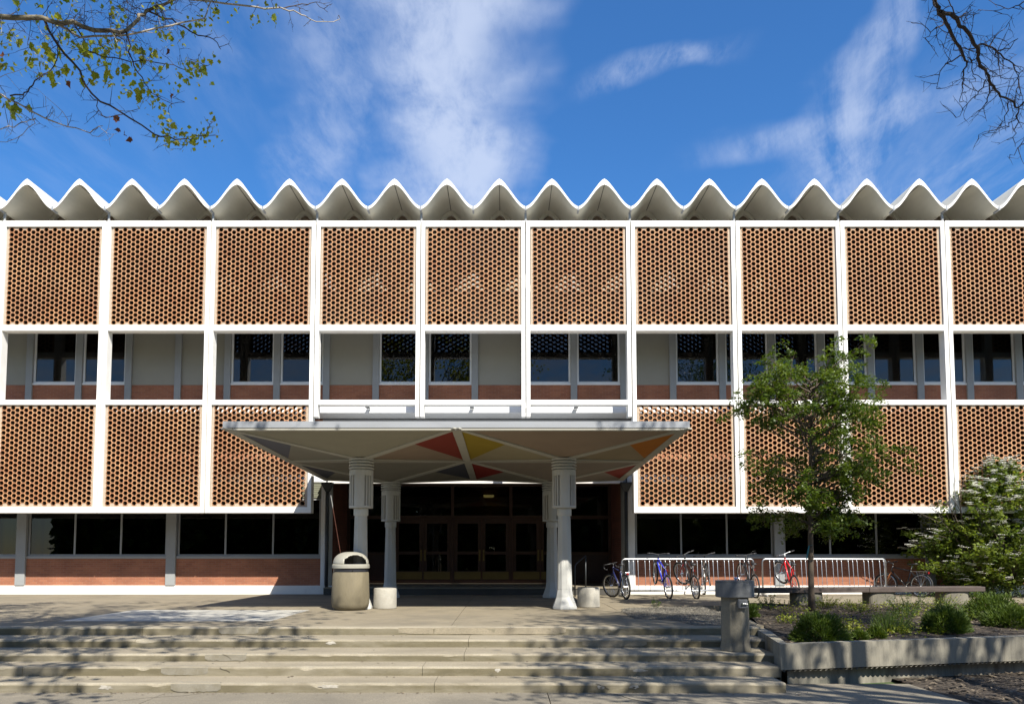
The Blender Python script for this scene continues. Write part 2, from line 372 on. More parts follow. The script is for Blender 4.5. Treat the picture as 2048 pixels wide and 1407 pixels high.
plat = bpy.data.objects.new('platform', None); COL.objects.link(plat); plat['kind'] = 'structure'; ORG[plat.name] = (0, 0, 0)
gx = [-30, -20, -15.9, -12, -8.0, -4.2, -.9, 2.4, 4.35]; gy = [13.2, 14.05, 16.9, 18.6, 20.6, 23.7]
for j in range(len(gy)-1):
    for i in range(len(gx)-1):
        g = .005; light = (i == 4 and j == 1)
        MB().box(gx[i]+g, gy[j]+g, -.16, gx[i+1]-g, gy[j+1]-g, random.uniform(-.003, .002)).build('slab', 'concrete_light' if light else 'concrete', plat)
for x0, x1 in ((4.35, 8.2), (8.2, 12.4), (12.4, 17), (17, 30)):
    for y0, y1 in ((18.35, 20.6), (20.6, 23.7)):
        MB().box(x0+.005, y0+.005, -.16, x1-.005, y1-.005, random.uniform(-.003, .002)).build('slab', 'concrete', plat)
MB().box(-30, 13.0, -.7, 4.3, 24.5, -.17).build('subbase', 'gravel', plat)
MB().box(4.3, 17.2, -.7, 30, 24.5, -.17).build('subbase', 'gravel', plat)

# gravel strip by the fountain
def gravel_strip():
    poly = [(2.45, 16.6), (2.42, 14.7), (3.1, 14.16), (3.18, 13.25), (4.22, 13.22), (4.4, 14.5), (4.5, 18.1), (2.72, 17.5)]
    m = MB(); m.prism(poly, -.05, .006); ob = m.build('gravel_bed', 'gravel', kind='structure')
    p = MB()
    def inside(x, y):
        c = False; n = len(poly)
        for i in range(n):
            x1, y1 = poly[i]; x2, y2 = poly[(i+1) % n]
            if (y1 > y) != (y2 > y) and x < (x2-x1)*(y-y1)/(y2-y1)+x1: c = not c
        return c
    k = 0
    while k < 2600:
        x = random.uniform(2.2, 4.6); y = random.uniform(13.1, 18.2)
        e = .22*nz(x, y, 1, 1.7)
        if not inside(x+e, y+e): continue
        r = random.uniform(.008, .024); a = random.random()*3; h = r*random.uniform(.5, 1.0); p.tone = random.random()
        c, s_ = math.cos(a), math.sin(a)
        pts = [(x+r*c, y+r*s_, .005), (x-r*s_, y+r*c, .005), (x-r*c*.8, y-r*s_*.8, .005), (x+r*s_, y-r*c, .005), (x, y, .006+h)]
        p.add(pts, [(0, 1, 4), (1, 2, 4), (2, 3, 4), (3, 0, 4)]); k += 1
    p.build('gravel', 'pebble', tone=True, kind='stuff')
gravel_strip()

# ------------------------------------------------------------------ steps
def steps():
    root = bpy.data.objects.new('steps', None); COL.objects.link(root); root['kind'] = 'structure'; ORG[root.name] = (0, 0, 0)
    Y = [12.92, 12.23, 11.43, 10.9, 10.29]; Z = [0, -.13, -.249, -.357, -.483, ZL]
    xr = [4.2, 4.08, 3.94, 3.81, 3.66]
    rnd = random.Random(5)
    for k in range(5):
        yb = 13.2 if k == 0 else Y[k-1]+.02
        cuts = [-16, -11.2, -6.1+rnd.uniform(-.6, .6), -1.1+rnd.uniform(-.6, .6), xr[k]]
        for c0, c1 in zip(cuts[:-1], cuts[1:]):
            m = MB(); nseg = max(8, int((c1-c0)/.045)); ring = []
            for i in range(nseg+1):
                x = c0+(c1-c0)*i/nseg
                if i in (0, nseg): x += .003 if i == 0 else -.003
                w = .006*nz(x, k*3.1, 0, 2.2)+.004*nz(x, k*5.7, 4, 9)
                chip = max(0, nz(x, k*7.3, 9, 3.1)-.36)*.09
                r = .016+.006*nz(x, k, 2, 5)
                y0 = Y[k]+w; zt = Z[k]; zb = Z[k+1]-.02
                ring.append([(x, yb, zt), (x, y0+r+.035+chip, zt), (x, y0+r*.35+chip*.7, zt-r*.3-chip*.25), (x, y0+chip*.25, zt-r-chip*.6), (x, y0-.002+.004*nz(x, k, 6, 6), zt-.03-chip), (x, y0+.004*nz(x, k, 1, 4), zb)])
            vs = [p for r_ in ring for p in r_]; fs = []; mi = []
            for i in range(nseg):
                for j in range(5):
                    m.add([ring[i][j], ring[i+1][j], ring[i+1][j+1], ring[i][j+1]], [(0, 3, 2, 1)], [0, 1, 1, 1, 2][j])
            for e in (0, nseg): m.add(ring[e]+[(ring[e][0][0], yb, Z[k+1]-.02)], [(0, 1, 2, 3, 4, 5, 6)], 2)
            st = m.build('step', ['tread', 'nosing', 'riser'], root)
    # repair patches and spalled places
    def patch(k, x0, x1, mat, d=.006, top=.1):
        m = MB(); n = 14; rr = random.Random(int(x0*97)+k)
        lo = []; hi = []; tp = []
        for i in range(n+1):
            t = i/n; x = x0+(x1-x0)*t; e = min(1, .25+9*t, .25+9*(1-t))
            h = (Z[k]-Z[k+1])
            lo.append((x, Y[k]-d, Z[k+1]+h*(.12+.3*(1-e))+rr.uniform(-.006, .006)))
            hi.append((x, Y[k]-d, Z[k]-.012)); tp.append((x, Y[k]+.02+top*e*rr.uniform(.6, 1), Z[k]+.003))
        for i in range(n):
            m.add([lo[i], lo[i+1], hi[i+1], hi[i]], [(0, 1, 2, 3)]); m.add([hi[i], hi[i+1], tp[i+1], tp[i]], [(0, 1, 2, 3)])
        m.build('repair_patch', mat, root)
    for k, x0, x1, mt in ((0, -4.7, -4.05, 'patch_grey'), (2, -4.35, -3.75, 'patch_grey'), (3, -4.75, -4.1, 'patch_grey'), 
                          (0, -1.75, 1.0, 'tread'),  (4, -4.35, -3.7, 'patch_grey'), 
                             (1, 1.2, 2.2, 'tread')):
        patch(k, x0, x1, mt)
    for k, x, w in ((3, 1.85, .24), (4, 1.25, .13), (4, 1.68, .16), (4, -2.3, .3), (1, -2.7, .16), (3, -.1, .1), (4, -5.2, .22)):
        m = MB(); rr = random.Random(int(x*100)); n = 15
        zc = Z[k]-.035-rr.random()*.02; pts = [(x+w*.5*math.cos(2*math.pi*i/n)*rr.uniform(.55, 1.2), Y[k]-.006, zc+.026*math.sin(2*math.pi*i/n)*rr.uniform(.5, 1.3)) for i in range(n)]
        m.add(pts+[(x, Y[k]-.009, zc)], [(n, (i+1) % n, i) for i in range(n)])
        m.build('chipped_spot', 'patch_white', root)
        if k == 4 and x > 0:
            m = MB(); q = [(x+w*.14*math.cos(a_)*rr.uniform(.5, 1.3), Y[k]-.0105, zc-.004+.009*math.sin(a_)*rr.uniform(.5, 1.2)) for a_ in [2*math.pi*i/7 for i in range(7)]]
            m.add(q, [tuple(range(7))[::-1]]); m.build('chip_hole', 'crack', root)
    # cracks running down the flight
    for x, k0 in ((-3.95, 3), (-4.1, 2), (1.2, 4)):
        m = MB(); p = [(x+i*.03+random.uniform(-.02, .02), Y[k0]-.008+.0*i, Z[k0]-.005-i*.014) for i in range(6)]
        m.tube(p, .0035, 4); m.build('crack', 'crack', root)
steps()
def paving_cracks():
    for pts in ([(1.35, 10.24), (1.5, 10.05), (1.52, 9.9), (1.75, 9.6), (1.9, 9.3)], [(-3.9, 10.2), (-4.1, 10.05), (-4.5, 9.9), (-4.8, 9.6)]):
        p = []
        for a, b in zip(pts[:-1], pts[1:]):
            for t in range(4): p.append((a[0]+(b[0]-a[0])*t/4+random.uniform(-.02, .02), a[1]+(b[1]-a[1])*t/4, ZL-.001))
        m = MB(); m.tube(p, .007, 4); o = m.build('crack', 'crack', pav)
paving_cracks()

# ------------------------------------------------------------------ planter wall
def planter_wall():
    path = [(4.5, 15.2), (4.24, 13.45), (3.80, 10.86), (7.85, 11.87), (16.0, 13.9), (26, 16.4)]
    root = thing('planter_wall', (3.8, 10.86, ZL), 'low grey concrete retaining wall with fluted lower band around the planting bed', 'retaining wall')
    P = [Vector((x, y)) for x, y in path]
    def offs(d):
        o = []
        for i, p in enumerate(P):
            n = Vector((0, 0))
            for a, b in ((i-1, i), (i, i+1)):
                if a < 0 or b >= len(P): continue
                t = (P[b]-P[a]).normalized(); n += Vector((-t.y, t.x))
            n.normalize(); o.append(p+n*d)
        return o
    # wall runs counter-clockwise seen from above: the bed lies to the left of the path
    out, inn = P, offs(.2)
    ztop = -.045; zm = -.40
    m = MB()
    for i in range(len(P)-1):
        n = max(2, int((P[i+1]-P[i]).length/.25)); front = i >= 2
        zb = zm if front else ZL-.1
        for k in range(n):
            a = k/n; b = (k+1)/n
            q = [P[i].lerp(P[i+1], a), P[i].lerp(P[i+1], b), inn[i].lerp(inn[i+1], b), inn[i].lerp(inn[i+1], a)]
            f = lambda v, z: (v.x, v.y, z+.004*nz(v.x, v.y, z, 3))
            m.add([f(q[0], zb), f(q[1], zb), f(q[1], ztop), f(q[0], ztop), f(q[2], ztop), f(q[3], ztop), f(q[2], ZL-.1), f(q[3], ZL-.1)],
                  [(0, 1, 2, 3), (3, 2, 4, 5), (5, 4, 6, 7)])
    m.build('wall_face', 'wall_concrete', root)
    m = MB()
    for i in range(2, len(P)-1):
        L_ = (P[i+1]-P[i]).length; t = (P[i+1]-P[i])/L_; nrm = Vector((-t.y, t.x)); per = .083; n = int(L_/per)*8
        top = []; bot = []; lip = []
        for k in range(n+1):
            u = L_*k/n; c = abs(math.sin(math.pi*u/per)); d = .29+.045*(1-c)
            p = P[i]+t*u+nrm*d; p2 = P[i]+t*u+nrm*(d+.10); lipz = zm+.02
            top.append((p.x, p.y, lipz)); q = P[i]+t*u+nrm*.0; lip.append((q.x, q.y, zm+.004-.03*c)); bot.append((p2.x, p2.y, ZL-.1))
        for k in range(n):
            m.add([bot[k], bot[k+1], top[k+1], top[k]], [(0, 1, 2, 3)]); m.add([top[k], top[k+1], lip[k+1], lip[k]], [(0, 1, 2, 3)])
    m.build('fluted_band', 'wall_concrete', root)
planter_wall()
def zbed(x, y): return -.085+.135*min(1, max(0, (y-11.3)/5.5))+.03*nz(x, y, 0, 1.1)+.012*nz(x, y, 5, 5)
def bed():
    path = [(4.46, 15.0), (4.33, 13.4), (3.95, 11.05), (7.8, 12.0), (15.9, 14.05), (25, 16.3), (25, 18.3), (4.6, 18.3)]
    m = MB(); vs = []; nx, ny = 90, 34
    for j in range(ny+1):
        for i in range(nx+1):
            v = j/ny; u = i/nx
            # left and front boundaries of the bed
            x = 4.03+u*u*12+u*6; yf = 11.02+.252*(x-3.95)
            y = yf+(18.3-yf)*v; xl = 3.97+max(0, (y-11.0))*.178
            x = max(x, xl) if u > 0 else xl
            vs.append((x, y, zbed(x, y)))
    m.add(vs, [(j*(nx+1)+i, j*(nx+1)+i+1, (j+1)*(nx+1)+i+1, (j+1)*(nx+1)+i) for j in range(ny) for i in range(nx)])
    m.build('bed_soil', 'mulch', kind='structure', smooth=True)
    p = MB()
    for k in range(9000):
        x = random.uniform(4.1, 13); y = random.uniform(11.05+.252*(x-3.95), 18.2)
        if x < 4.0+max(0, y-11)*.178: continue
        z = zbed(x, y); a = random.random()*6.28; l = random.uniform(.015, .05); w = l*random.uniform(.2, .5); t = random.uniform(-.5, .5)*l
        c, s_ = math.cos(a), math.sin(a); p.tone = random.random()**2
        p.add([(x-l*c-w*s_, y-l*s_+w*c, z+.006-t*.4), (x-l*c+w*s_, y-l*s_-w*c, z+.008-t*.4), (x+l*c+w*s_, y+l*s_-w*c, z+.012+t*.4), (x+l*c-w*s_, y+l*s_+w*c, z+.012+t*.4)], [(0, 1, 2, 3)])
    for k in range(1800):
        x = random.uniform(5.65, 10); y = random.uniform(9.2, 11.1+.252*(x-3.95)-.1)
        z = ZL+.02; a = random.random()*6.28; l = random.uniform(.015, .06); w = l*random.uniform(.15, .5)
        c, s_ = math.cos(a), math.sin(a); p.tone = random.random()**2
        p.add([(x-l*c-w*s_, y-l*s_+w*c, z), (x-l*c+w*s_, y-l*s_-w*c, z), (x+l*c+w*s_, y+l*s_-w*c, z+.01), (x+l*c-w*s_, y+l*s_+w*c, z+.012)], [(0, 1, 2, 3)])
    for k in range(160):   # litter along the foot of the steps
        x = random.uniform(-7, 4); y = 10.27-abs(random.gauss(0, .08)); l = random.uniform(.008, .025); p.tone = random.random()
        a = random.random()*6.28; c, s_ = math.cos(a)*l, math.sin(a)*l
        p.add([(x-c, y-s_, ZL+.006), (x+s_*.5, y-c*.5, ZL+.004), (x+c, y+s_, ZL+.010), (x-s_*.5, y+c*.5, ZL+.012)], [(0, 1, 2, 3)])
    for k in range(90):    # dry leaf scraps on the treads
        i = random.randrange(4); ya, yb, zt = ((12.2, 12.9, -.13), (11.4, 12.2, -.249), (10.88, 11.4, -.357), (10.27, 10.88, -.483))[i]
        x = random.uniform(-7.5, 3.3); y = yb-abs(random.gauss(.03, .12)); y = max(y, ya+.06); l = random.uniform(.010, .028); p.tone = random.random()*.7
        a = random.random()*6.28; c, s_ = math.cos(a)*l, math.sin(a)*l
        p.add([(x-c, y-s_, zt+.006), (x+s_*.5, y-c*.5, zt+.004), (x+c, y+s_, zt+.010), (x-s_*.5, y+c*.5, zt+.012)], [(0, 1, 2, 3)])
    p.build('bark_chips', 'chip', tone=True, kind='stuff')
    g = MB()
    for k in range(6500):
        x = random.uniform(4.3, 12.5); y = random.uniform(11.3+.252*(x-3.95), 18.0)
        if nz(x, y, 2, .9) < .0 or x < 4.25+max(0, y-11)*.178: continue
        g.leaf((x, y, zbed(x, y)+random.uniform(.01, .11)), random.uniform(.03, .065), .8, .6)
    g.build('ground_cover', 'leaf_lime', tone=True, kind='stuff')
bed()

# ------------------------------------------------------------------ the building
YW, YF, W = 23.75, 22.13, 3.05
bld = thing('university_building', (.6, YW, 0), 'two-storey building with clay honeycomb screens, white frames and scalloped vault roof', 'building')
J = [.6+W*k for k in range(-6, 7)]            # facade joints
X0, X1 = J[0], J[-1]
def part(m, name, mat, parent=bld, **k): return m.build(name, mat, parent, **k)

# ground floor wall
LP, RP = [-19.25, -14.68, -10.13], [8.32, 12.9, 17.45]
for a, b in ((X0, -5.1), (3.45, X1)):
    part(MB().box(a, YW-.05, -.16, b, YW+.25, .258), 'plinth', 'white_paint', bevel=.008)
for x in LP+RP:
    part(MB().box(x-.145, YW-.08, .262, x+.145, YW+.2, 3.2), 'pier', 'grey_paint', bevel=.006)
spans = [(X0, LP[0]-.145)]+[(LP[i]+.145, LP[i+1]-.145) for i in range(2)]+[(LP[2]+.145, -5.60)]
spans += [(3.95, RP[0]-.145)]+[(RP[i]+.145, RP[i+1]-.145) for i in range(2)]+[(RP[2]+.145, X1)]
def window(x0, x1, z0, z1, n, y=YW, mat='white_trim', fw=.05, glass='glass', depth=.07, name='window'):
    m = MB()
    m.box(x0, y, z0, x1, y+depth, z0+fw); m.box(x0, y, z1-fw, x1, y+depth, z1)
    ed = [x0+(x1-x0)*i/n for i in range(n+1)]
    for i, e in enumerate(ed):
        a = e if i == 0 else (e-fw if i == n else e-fw/2)
        m.box(a, y+.002, z0+fw, a+fw, y+depth-.002, z1-fw)
    w = part(m, name, mat)
    for i in range(n):
        a = ed[i]+(fw if i == 0 else fw/2); b = ed[i+1]-(fw if i == n-1 else fw/2)
        m = MB(); m.box(a, y+.03, z0+fw, b, y+.042, z1-fw); m.build('pane', glass, w)
    return w
for i, (a, b) in enumerate(spans):
    part(MB().box(a, YW, .258, b, YW+.24, 1.07), 'brick_spandrel', 'brick')
    part(MB().box(a-.002, YW-.03, 1.072, b+.002, YW+.2, 1.15), 'window_sill', 'grey_paint', bevel=.004)
    window(a+.02, b-.02, 1.152, 2.9, 3, YW+.03, 'grey_paint', glass='glass_dark')
    rr = random.Random(i)
    ed = [a+(b-a)*k/3 for k in range(4)]
    for k in range(3):     # roller blinds, let down to different heights
        zb = (1.2 if a > 3 and (i, k) not in ((5, 1), (5, 2)) else rr.choice((1.2, 2.1, 2.5, 2.35)))
        if a < 3 and zb < 1.5 and rr.random() < .7: zb = 2.2
        if (i, k) in ((5, 1), (5, 2)): zb = 2.7
        part(MB().box(ed[k]+.06, YW+.16, zb, ed[k+1]-.06, YW+.17, 2.9), 'window_blind', 'blind')
for a, b in ((X0, -5.6), (3.95, X1)):
    part(MB().box(a, YW, 3.63, b, YW+.25, 5.328), 'brick_wall', 'brick')
    part(MB().box(a, YW-.03, 3.40, b, YW+.25, 3.625), 'head_band', 'white_trim')
    m = MB(); z = 2.92
    while z < 3.39: m.box(a, YW, z, b, YW+.2, z+.052); z += .06
    part(m, 'louvre', 'louvre')['kind'] = 'stuff'
part(MB().box(-5.598, YW+.003, 3.62, 3.948, YW+.25, 5.328), 'upper_panel', 'grey_paint')
# second floor slab
part(MB().box(X0, 22.80, 5.36, X1, YW+.4, 5.545), 'floor_slab', 'white_trim', bevel=.01)
part(MB().box(X0, 22.86, 5.5455, X1, YW-.09, 5.556), 'slab_topping', 'concrete')
# brackets from slab to screens
for j in J:
    part(MB().box(j-.05, YF+.31, 5.37, j+.05, 22.795, 5.45), 'bracket', 'grey_paint')
for j in (-5.5, -2.45, .6):
    part(MB().box(j+1.42, 22.43, 5.475, j+1.54, 22.78, 5.495), 'bolt_plate', 'grey_paint')
# upper storey
MX = [-.93+1.525*k for k in range(-12, 13)]
solid = {(-.93+1.525*k) for k in ()}
panel_idx = {-10, -7, -6, -3, 0, 3}
pan = []
for k in range(-12, 12):
    a, b = -.93+1.525*k, -.93+1.525*(k+1); xa, xb = a+.1, b-.1
    part(MB().box(xa, YW, 5.558, xb, YW+.24, 6.40), 'brick_spandrel', 'brick')
    # which bays are blank panels
    blank = {-11: 1, -10: 1, -7: 1, -6: 1, -3: 1, -1: 0, 0: 1, 3: 1}.get(k, 0)
    if blank: part(MB().box(xa, YW+.01, 6.402, xb, YW+.2, 8.8), 'wall_panel', 'cream_panel', bevel=.004)
    else:
        part(MB().box(xa, YW-.03, 6.402, xb, YW+.1, 6.455), 'window_sill', 'white_trim')
        window(xa+.003, xb-.003, 6.457, 8.8, 1, YW+.02, 'white_trim', .055)
    part(MB().box(xa, YW+.012, 8.802, xb, YW+.2, 11.2), 'upper_panel', 'cream_panel')
for k in range(-12, 13):
    a = -.93+1.525*k
    part(MB().box(a-.1, YW-.06, 5.558, a+.1, YW+.2, 11.2), 'mullion', 'grey_paint', bevel=.006)
# rooms behind the glass
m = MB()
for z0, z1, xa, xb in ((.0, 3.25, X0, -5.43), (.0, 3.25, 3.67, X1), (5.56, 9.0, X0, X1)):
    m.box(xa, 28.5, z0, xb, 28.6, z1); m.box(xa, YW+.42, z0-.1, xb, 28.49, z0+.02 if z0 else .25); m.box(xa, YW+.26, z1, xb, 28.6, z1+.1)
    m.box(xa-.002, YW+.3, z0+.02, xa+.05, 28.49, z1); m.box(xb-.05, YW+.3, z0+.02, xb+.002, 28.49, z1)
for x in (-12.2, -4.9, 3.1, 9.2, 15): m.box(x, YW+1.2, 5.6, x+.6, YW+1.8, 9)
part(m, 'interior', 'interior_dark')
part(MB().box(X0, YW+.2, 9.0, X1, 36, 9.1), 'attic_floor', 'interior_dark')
part(MB().box(X0-.1, 28.6, -.1, X1+.1, 36, 11.25), 'rear_block', 'brick')

# screens
ZT, ZB2 = 10.887, 2.371
frame_z = [(10.708, 10.887), (7.629, 7.800), (5.471, 5.616), (2.371, 2.541)]
def frame_mesh(low):
    m = MB(); h = W/2-.015; t = .112; zb = 2.371 if low else 5.124
    for s_ in (-1, 1):
        a, b = (s_*h, s_*(h-t)) if s_ < 0 else (s_*(h-t), s_*h)
        m.box(min(a, b), 0, zb, max(a, b), .30, ZT)
    for z0, z1 in frame_z[:4 if low else 3]:
        m.box(-h+t+.001, .003, z0, h-t-.001, .297, z1)
    return m
fm = {True: frame_mesh(True).mesh('screen_frame', 'white_paint'), False: frame_mesh(False).mesh('screen_frame', 'white_paint')}
HP = .1444; HC = HP*math.sqrt(3)/2
def hexring(m, cx, cz, y0, dep, hole, outer, mi=0, tone=0., trim=(None, None), inner=True):
    m.tone = tone; ri, ro = hole/math.sqrt(3), outer/math.sqrt(3); vs = []
    a0 = 0
    for (r, y) in ((ro, y0), (ri, y0), (ri, y0+dep), (ro, y0+dep)):
        for k in range(6):
            a = a0+math.pi/3*k; z = cz+r*math.sin(a)
            if trim[1] is not None: z = min(z, trim[1])
            if trim[0] is not None: z = max(z, trim[0])
            vs.append((cx+r*math.cos(a), y, z))
    fs = []
    for k in range(6):
        n = (k+1) % 6
        fs += [(k, n, 6+n, 6+k), (12+k, 12+n, 18+n, 18+k), (18+k, 18+n, n, k)]
    m.add(vs, fs, mi); b = len(m.v)-24
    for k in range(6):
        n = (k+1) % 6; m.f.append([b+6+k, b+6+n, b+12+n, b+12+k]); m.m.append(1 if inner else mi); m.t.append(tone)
TV = []
for k in range(8):
    mm = MB(); hexring(mm, 0, 0, 0, .20, .115, .1400, 0, (k+.5)/8); TV.append(mm.mesh('clay_block', ['clay', 'clay_shaded'], tone=True))
cand = []; cells = []
frames = []
for b in range(12):
    xc = J[b]+W/2; low = not (-5.6 < J[b] < 3.5)
    f = share(fm[low], 'screen_frame', bld, (xc-.6, YF-YW, 0))
    mod = f.modifiers.new('bevel', 'BEVEL'); mod.width = .008; mod.segments = 2; mod.limit_method = 'ANGLE'
    ORG[f.name] = (xc, YF, 0)
    for (zlo, zhi) in ([(7.80, 10.708), (2.541, 5.471)] if low else [(7.80, 10.708)]):
        mort = MB(); x_in = W/2-.145
        base = zhi-.012-HP*.46
        ncol = 21; half = HC*10
        # cement bedding at the sides, top and bottom, set back from the tile faces
        ztop, zbot = zhi, zlo
        edge_l, edge_r = xc-x_in, xc+x_in
        for c in range(ncol):
            cx = xc-half+HC*c; off = 0 if c % 2 == 0 else -HP/2
            for r in range(20):
                cz = base-HP*r+off
                if cz-HP*.5 < zlo+.001: continue
                cells.append((cx, cz, b, zlo < 5))
            n_in = int((base+off-HP*.5-zlo)/HP)+1
        yy = YF+.052
        # lower and upper bedding strips
        for c in range(ncol):
            cx = xc-half+HC*c; off = 0 if c % 2 == 0 else -HP/2
            zs = [base-HP*r+off for r in range(20) if base-HP*r+off-HP*.5 >= zlo+.001]
            zb = min(zs)-HP*.5; zt = max(zs)+HP*.5
            if zb-zlo > .004: mort.box(cx-HC/2, yy, zlo, cx+HC/2, yy+.1, zb+.004)
            if zt < zhi-.004: mort.box(cx-HC/2, yy, zt-.004, cx+HC/2, yy+.1, zhi)
        mort.box(edge_l, yy+.002, zlo, xc-half-HC*.52, yy+.1, zhi); mort.box(xc+half+HC*.52, yy+.002, zlo, edge_r, yy+.1, zhi)
        # thin joints between the tiles
        for (cx, cz, bb, lw) in cells[-430:]:
            if bb != b or lw != (zlo < 5): continue
            hexring(mort, cx, cz, YF+.050, .08, .135, .1446, inner=False)
        mort.build('mortar_joints', 'mortar', bld)['kind'] = 'stuff'
# the 300 tiles that show largest are parts of their own; the rest is one part
vis = [(math.dist((cx, YF, cz), (0, 0, 1.18)), i) for i, (cx, cz, b, lw) in enumerate(cells) if lw and (3.6 < cx < 6.75 or (-8.6 < cx < -5.5 and cz < 3.05+(-cx-5.5)*.58+.2))]
vis.sort(); single = {i for d, i in vis[:300]}
rest = MB(); rt = random.Random(9)
for i, (cx, cz, b, lw) in enumerate(cells):
    tone = min(1, max(0, .45+.35*nz(cx, cz, b, .9)+rt.uniform(-.35, .35))); y = YF+.045+rt.uniform(-.0035, .0035)
    if i in single: share(TV[min(7, int(tone*8))], 'clay_block', bld, (cx-.6, y-YW, cz))
    else: hexring(rest, cx, cz, y, .20, .115, .1400, 0, tone)
rest.build('clay_blocks', ['clay', 'clay_shaded'], bld, tone=True)['kind'] = 'stuff'

# vaulted roof
def vault():
    p = W/4; n = 28; zv = 11.17; A = .735
    def und(t): return zv+A*(.80*(.5+.5*math.cos(math.pi*t))+.20*(1-abs(t)**1.1))
    def top(t): return und(t)+.085+.07*max(0, 1-abs(t)*3.2)+.02*(1-abs(t))
    m = MB(); ys = [0, .35, 3.5, 8, 14]
    for i in range(n):
        a, b = -1+2*i/n, -1+2*(i+1)/n; xa, xb = a*p, b*p
        for k in range(4):
            y0, y1 = ys[k], ys[k+1]
            m.add([(xa, y0, und(a)), (xb, y0, und(b)), (xb, y1, und(b)), (xa, y1, und(a))], [(0, 3, 2, 1)], 0)
            m.add([(xa, y0, top(a)), (xb, y0, top(b)), (xb, y1, top(b)), (xa, y1, top(a))], [(0, 1, 2, 3)], 0)
        m.add([(xa, 0, und(a)), (xb, 0, und(b)), (xb, 0, top(b)), (xa, 0, top(a))], [(0, 1, 2, 3)], 1)
    vm = m.mesh('roof_vault', ['roof_shell', 'roof_edge']); vm.polygons.foreach_set('use_smooth', [True]*len(vm.polygons)); vm.set_sharp_from_angle(angle=R(35))
    s = MB(); s.box(-.008, .03, und(0)-.012, .008, 14, und(0)+.01); sm = s.mesh('roof_seam', 'seam_dark')
    g = MB(); poly = [(t/10*p*.98, und(t/10)-.004) for t in range(-10, 11)]
    yb = YW+.06-(YF-.13)
    nn = len(poly)
    for (d, y, mi) in ((.0, yb, 0),):
        g.add([(x, y, z) for x, z in poly]+[(p*.98, y, 10.9), (-p*.98, y, 10.9)], [tuple(range(nn+2))[::-1]], 0)
    for i in range(nn-1):
        (xa, za), (xb, zb) = poly[i], poly[i+1]
        g.add([(xa, yb, za), (xb, yb, zb), (xb, yb-.12, zb), (xa, yb-.12, za), (xa*.8, yb-.12, za-.13), (xb*.8, yb-.12, zb-.13), (xa*.8, yb, za-.13), (xb*.8, yb, zb-.13)],
              [(3, 2, 5, 4), (4, 5, 7, 6)], 1)
    gm = g.mesh('gable_infill', ['gable_brown', 'roof_shell'])
    gt = MB(); gt.box(-.025, -.01, zv-.03, .025, .25, zv+.085); gm2 = gt.mesh('gutter_end', 'fascia_metal')
    for k in range(-12, 13):
        x = -.1625+1.525*k
        if x-p < X0-.1 or x+p > X1+.1: continue
        v = share(vm, 'roof_vault', bld, (x-.6, YF-.13-YW, 0))
        share(sm, 'roof_seam', v); share(gm, 'gable_infill', v); share(gm2, 'gutter_end', v, (p, 0, 0))
vault()
for j in J:
    part(MB().tube([(j, YF+.12, ZT), (j, YF+.12, 11.18)], .035, 8), 'roof_strut', 'grey_paint')

# entrance wall under the canopy
YD = 26.55
part(MB().box(-5.37, 23.17, .0, 3.61, 31.0, .185), 'entrance_step', 'concrete_shaded', bevel=.01)
part(MB().box(-5.37, 23.15, .187, 3.61, 31.0, .22), 'entrance_floor', 'concrete', bevel=.006)
part(MB().box(-5.37, YW-.02, 3.36, 3.61, YW+.12, 3.615), 'fascia', 'white_paint', bevel=.006)
part(MB().box(-5.598, YW-.04, .262, -5.47, YW+.25, 3.6), 'corner_trim', 'white_trim', bevel=.006)
part(MB().box(-5.468, YW+.05, .262, -5.42, YW+.25, 3.6), 'reveal', 'pipe_dark')
part(MB().box(-5.418, YW-.03, .262, -5.372, YW+.55, 3.6), 'corner_trim', 'white_trim', bevel=.006)
part(MB().box(-5.418, YW+.553, .0, -5.374, 28.4, 3.7), 'side_wall', 'brick_shaded')
part(MB().box(3.74, YW-.04, .262, 3.948, YW+.25, 3.6), 'corner_trim', 'white_trim', bevel=.006)
part(MB().box(3.692, YW+.05, .262, 3.738, YW+.25, 3.6), 'reveal', 'pipe_dark')
part(MB().box(3.612, YW-.02, .262, 3.69, YW+.55, 3.6), 'corner_trim', 'grey_paint', bevel=.006)
part(MB().box(3.614, YW+.553, .0, 3.66, 28.4, 3.7), 'side_wall', 'brick_shaded')
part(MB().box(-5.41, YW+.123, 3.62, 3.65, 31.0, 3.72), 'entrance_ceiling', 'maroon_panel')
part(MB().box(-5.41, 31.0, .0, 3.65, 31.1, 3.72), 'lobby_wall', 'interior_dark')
for x in (-5.40, 3.68):
    m = MB(); m.tube([(x, YW-.07, .02), (x, YW-.07, 3.12)], .05, 12)
    d = part(m, 'downpipe', 'pipe_dark', smooth=True)
    h = MB(); h.add([(x-.06, YW-.13, 3.1), (x+.06, YW-.13, 3.1), (x+.06, YW-.02, 3.1), (x-.06, YW-.02, 3.1), (x-.17, YW-.26, 3.34), (x+.17, YW-.26, 3.34), (x+.17, YW-.02, 3.34), (x-.17, YW-.02, 3.34)],
                    [(0, 3, 2, 1), (0, 1, 5, 4), (1, 2, 6, 5), (2, 3, 7, 6), (3, 0, 4, 7), (4, 5, 6, 7)])
    h.box(x-.18, YW-.27, 3.342, x+.18, YW-.018, 3.375); h.build('rain_hopper', 'pipe_dark', d)
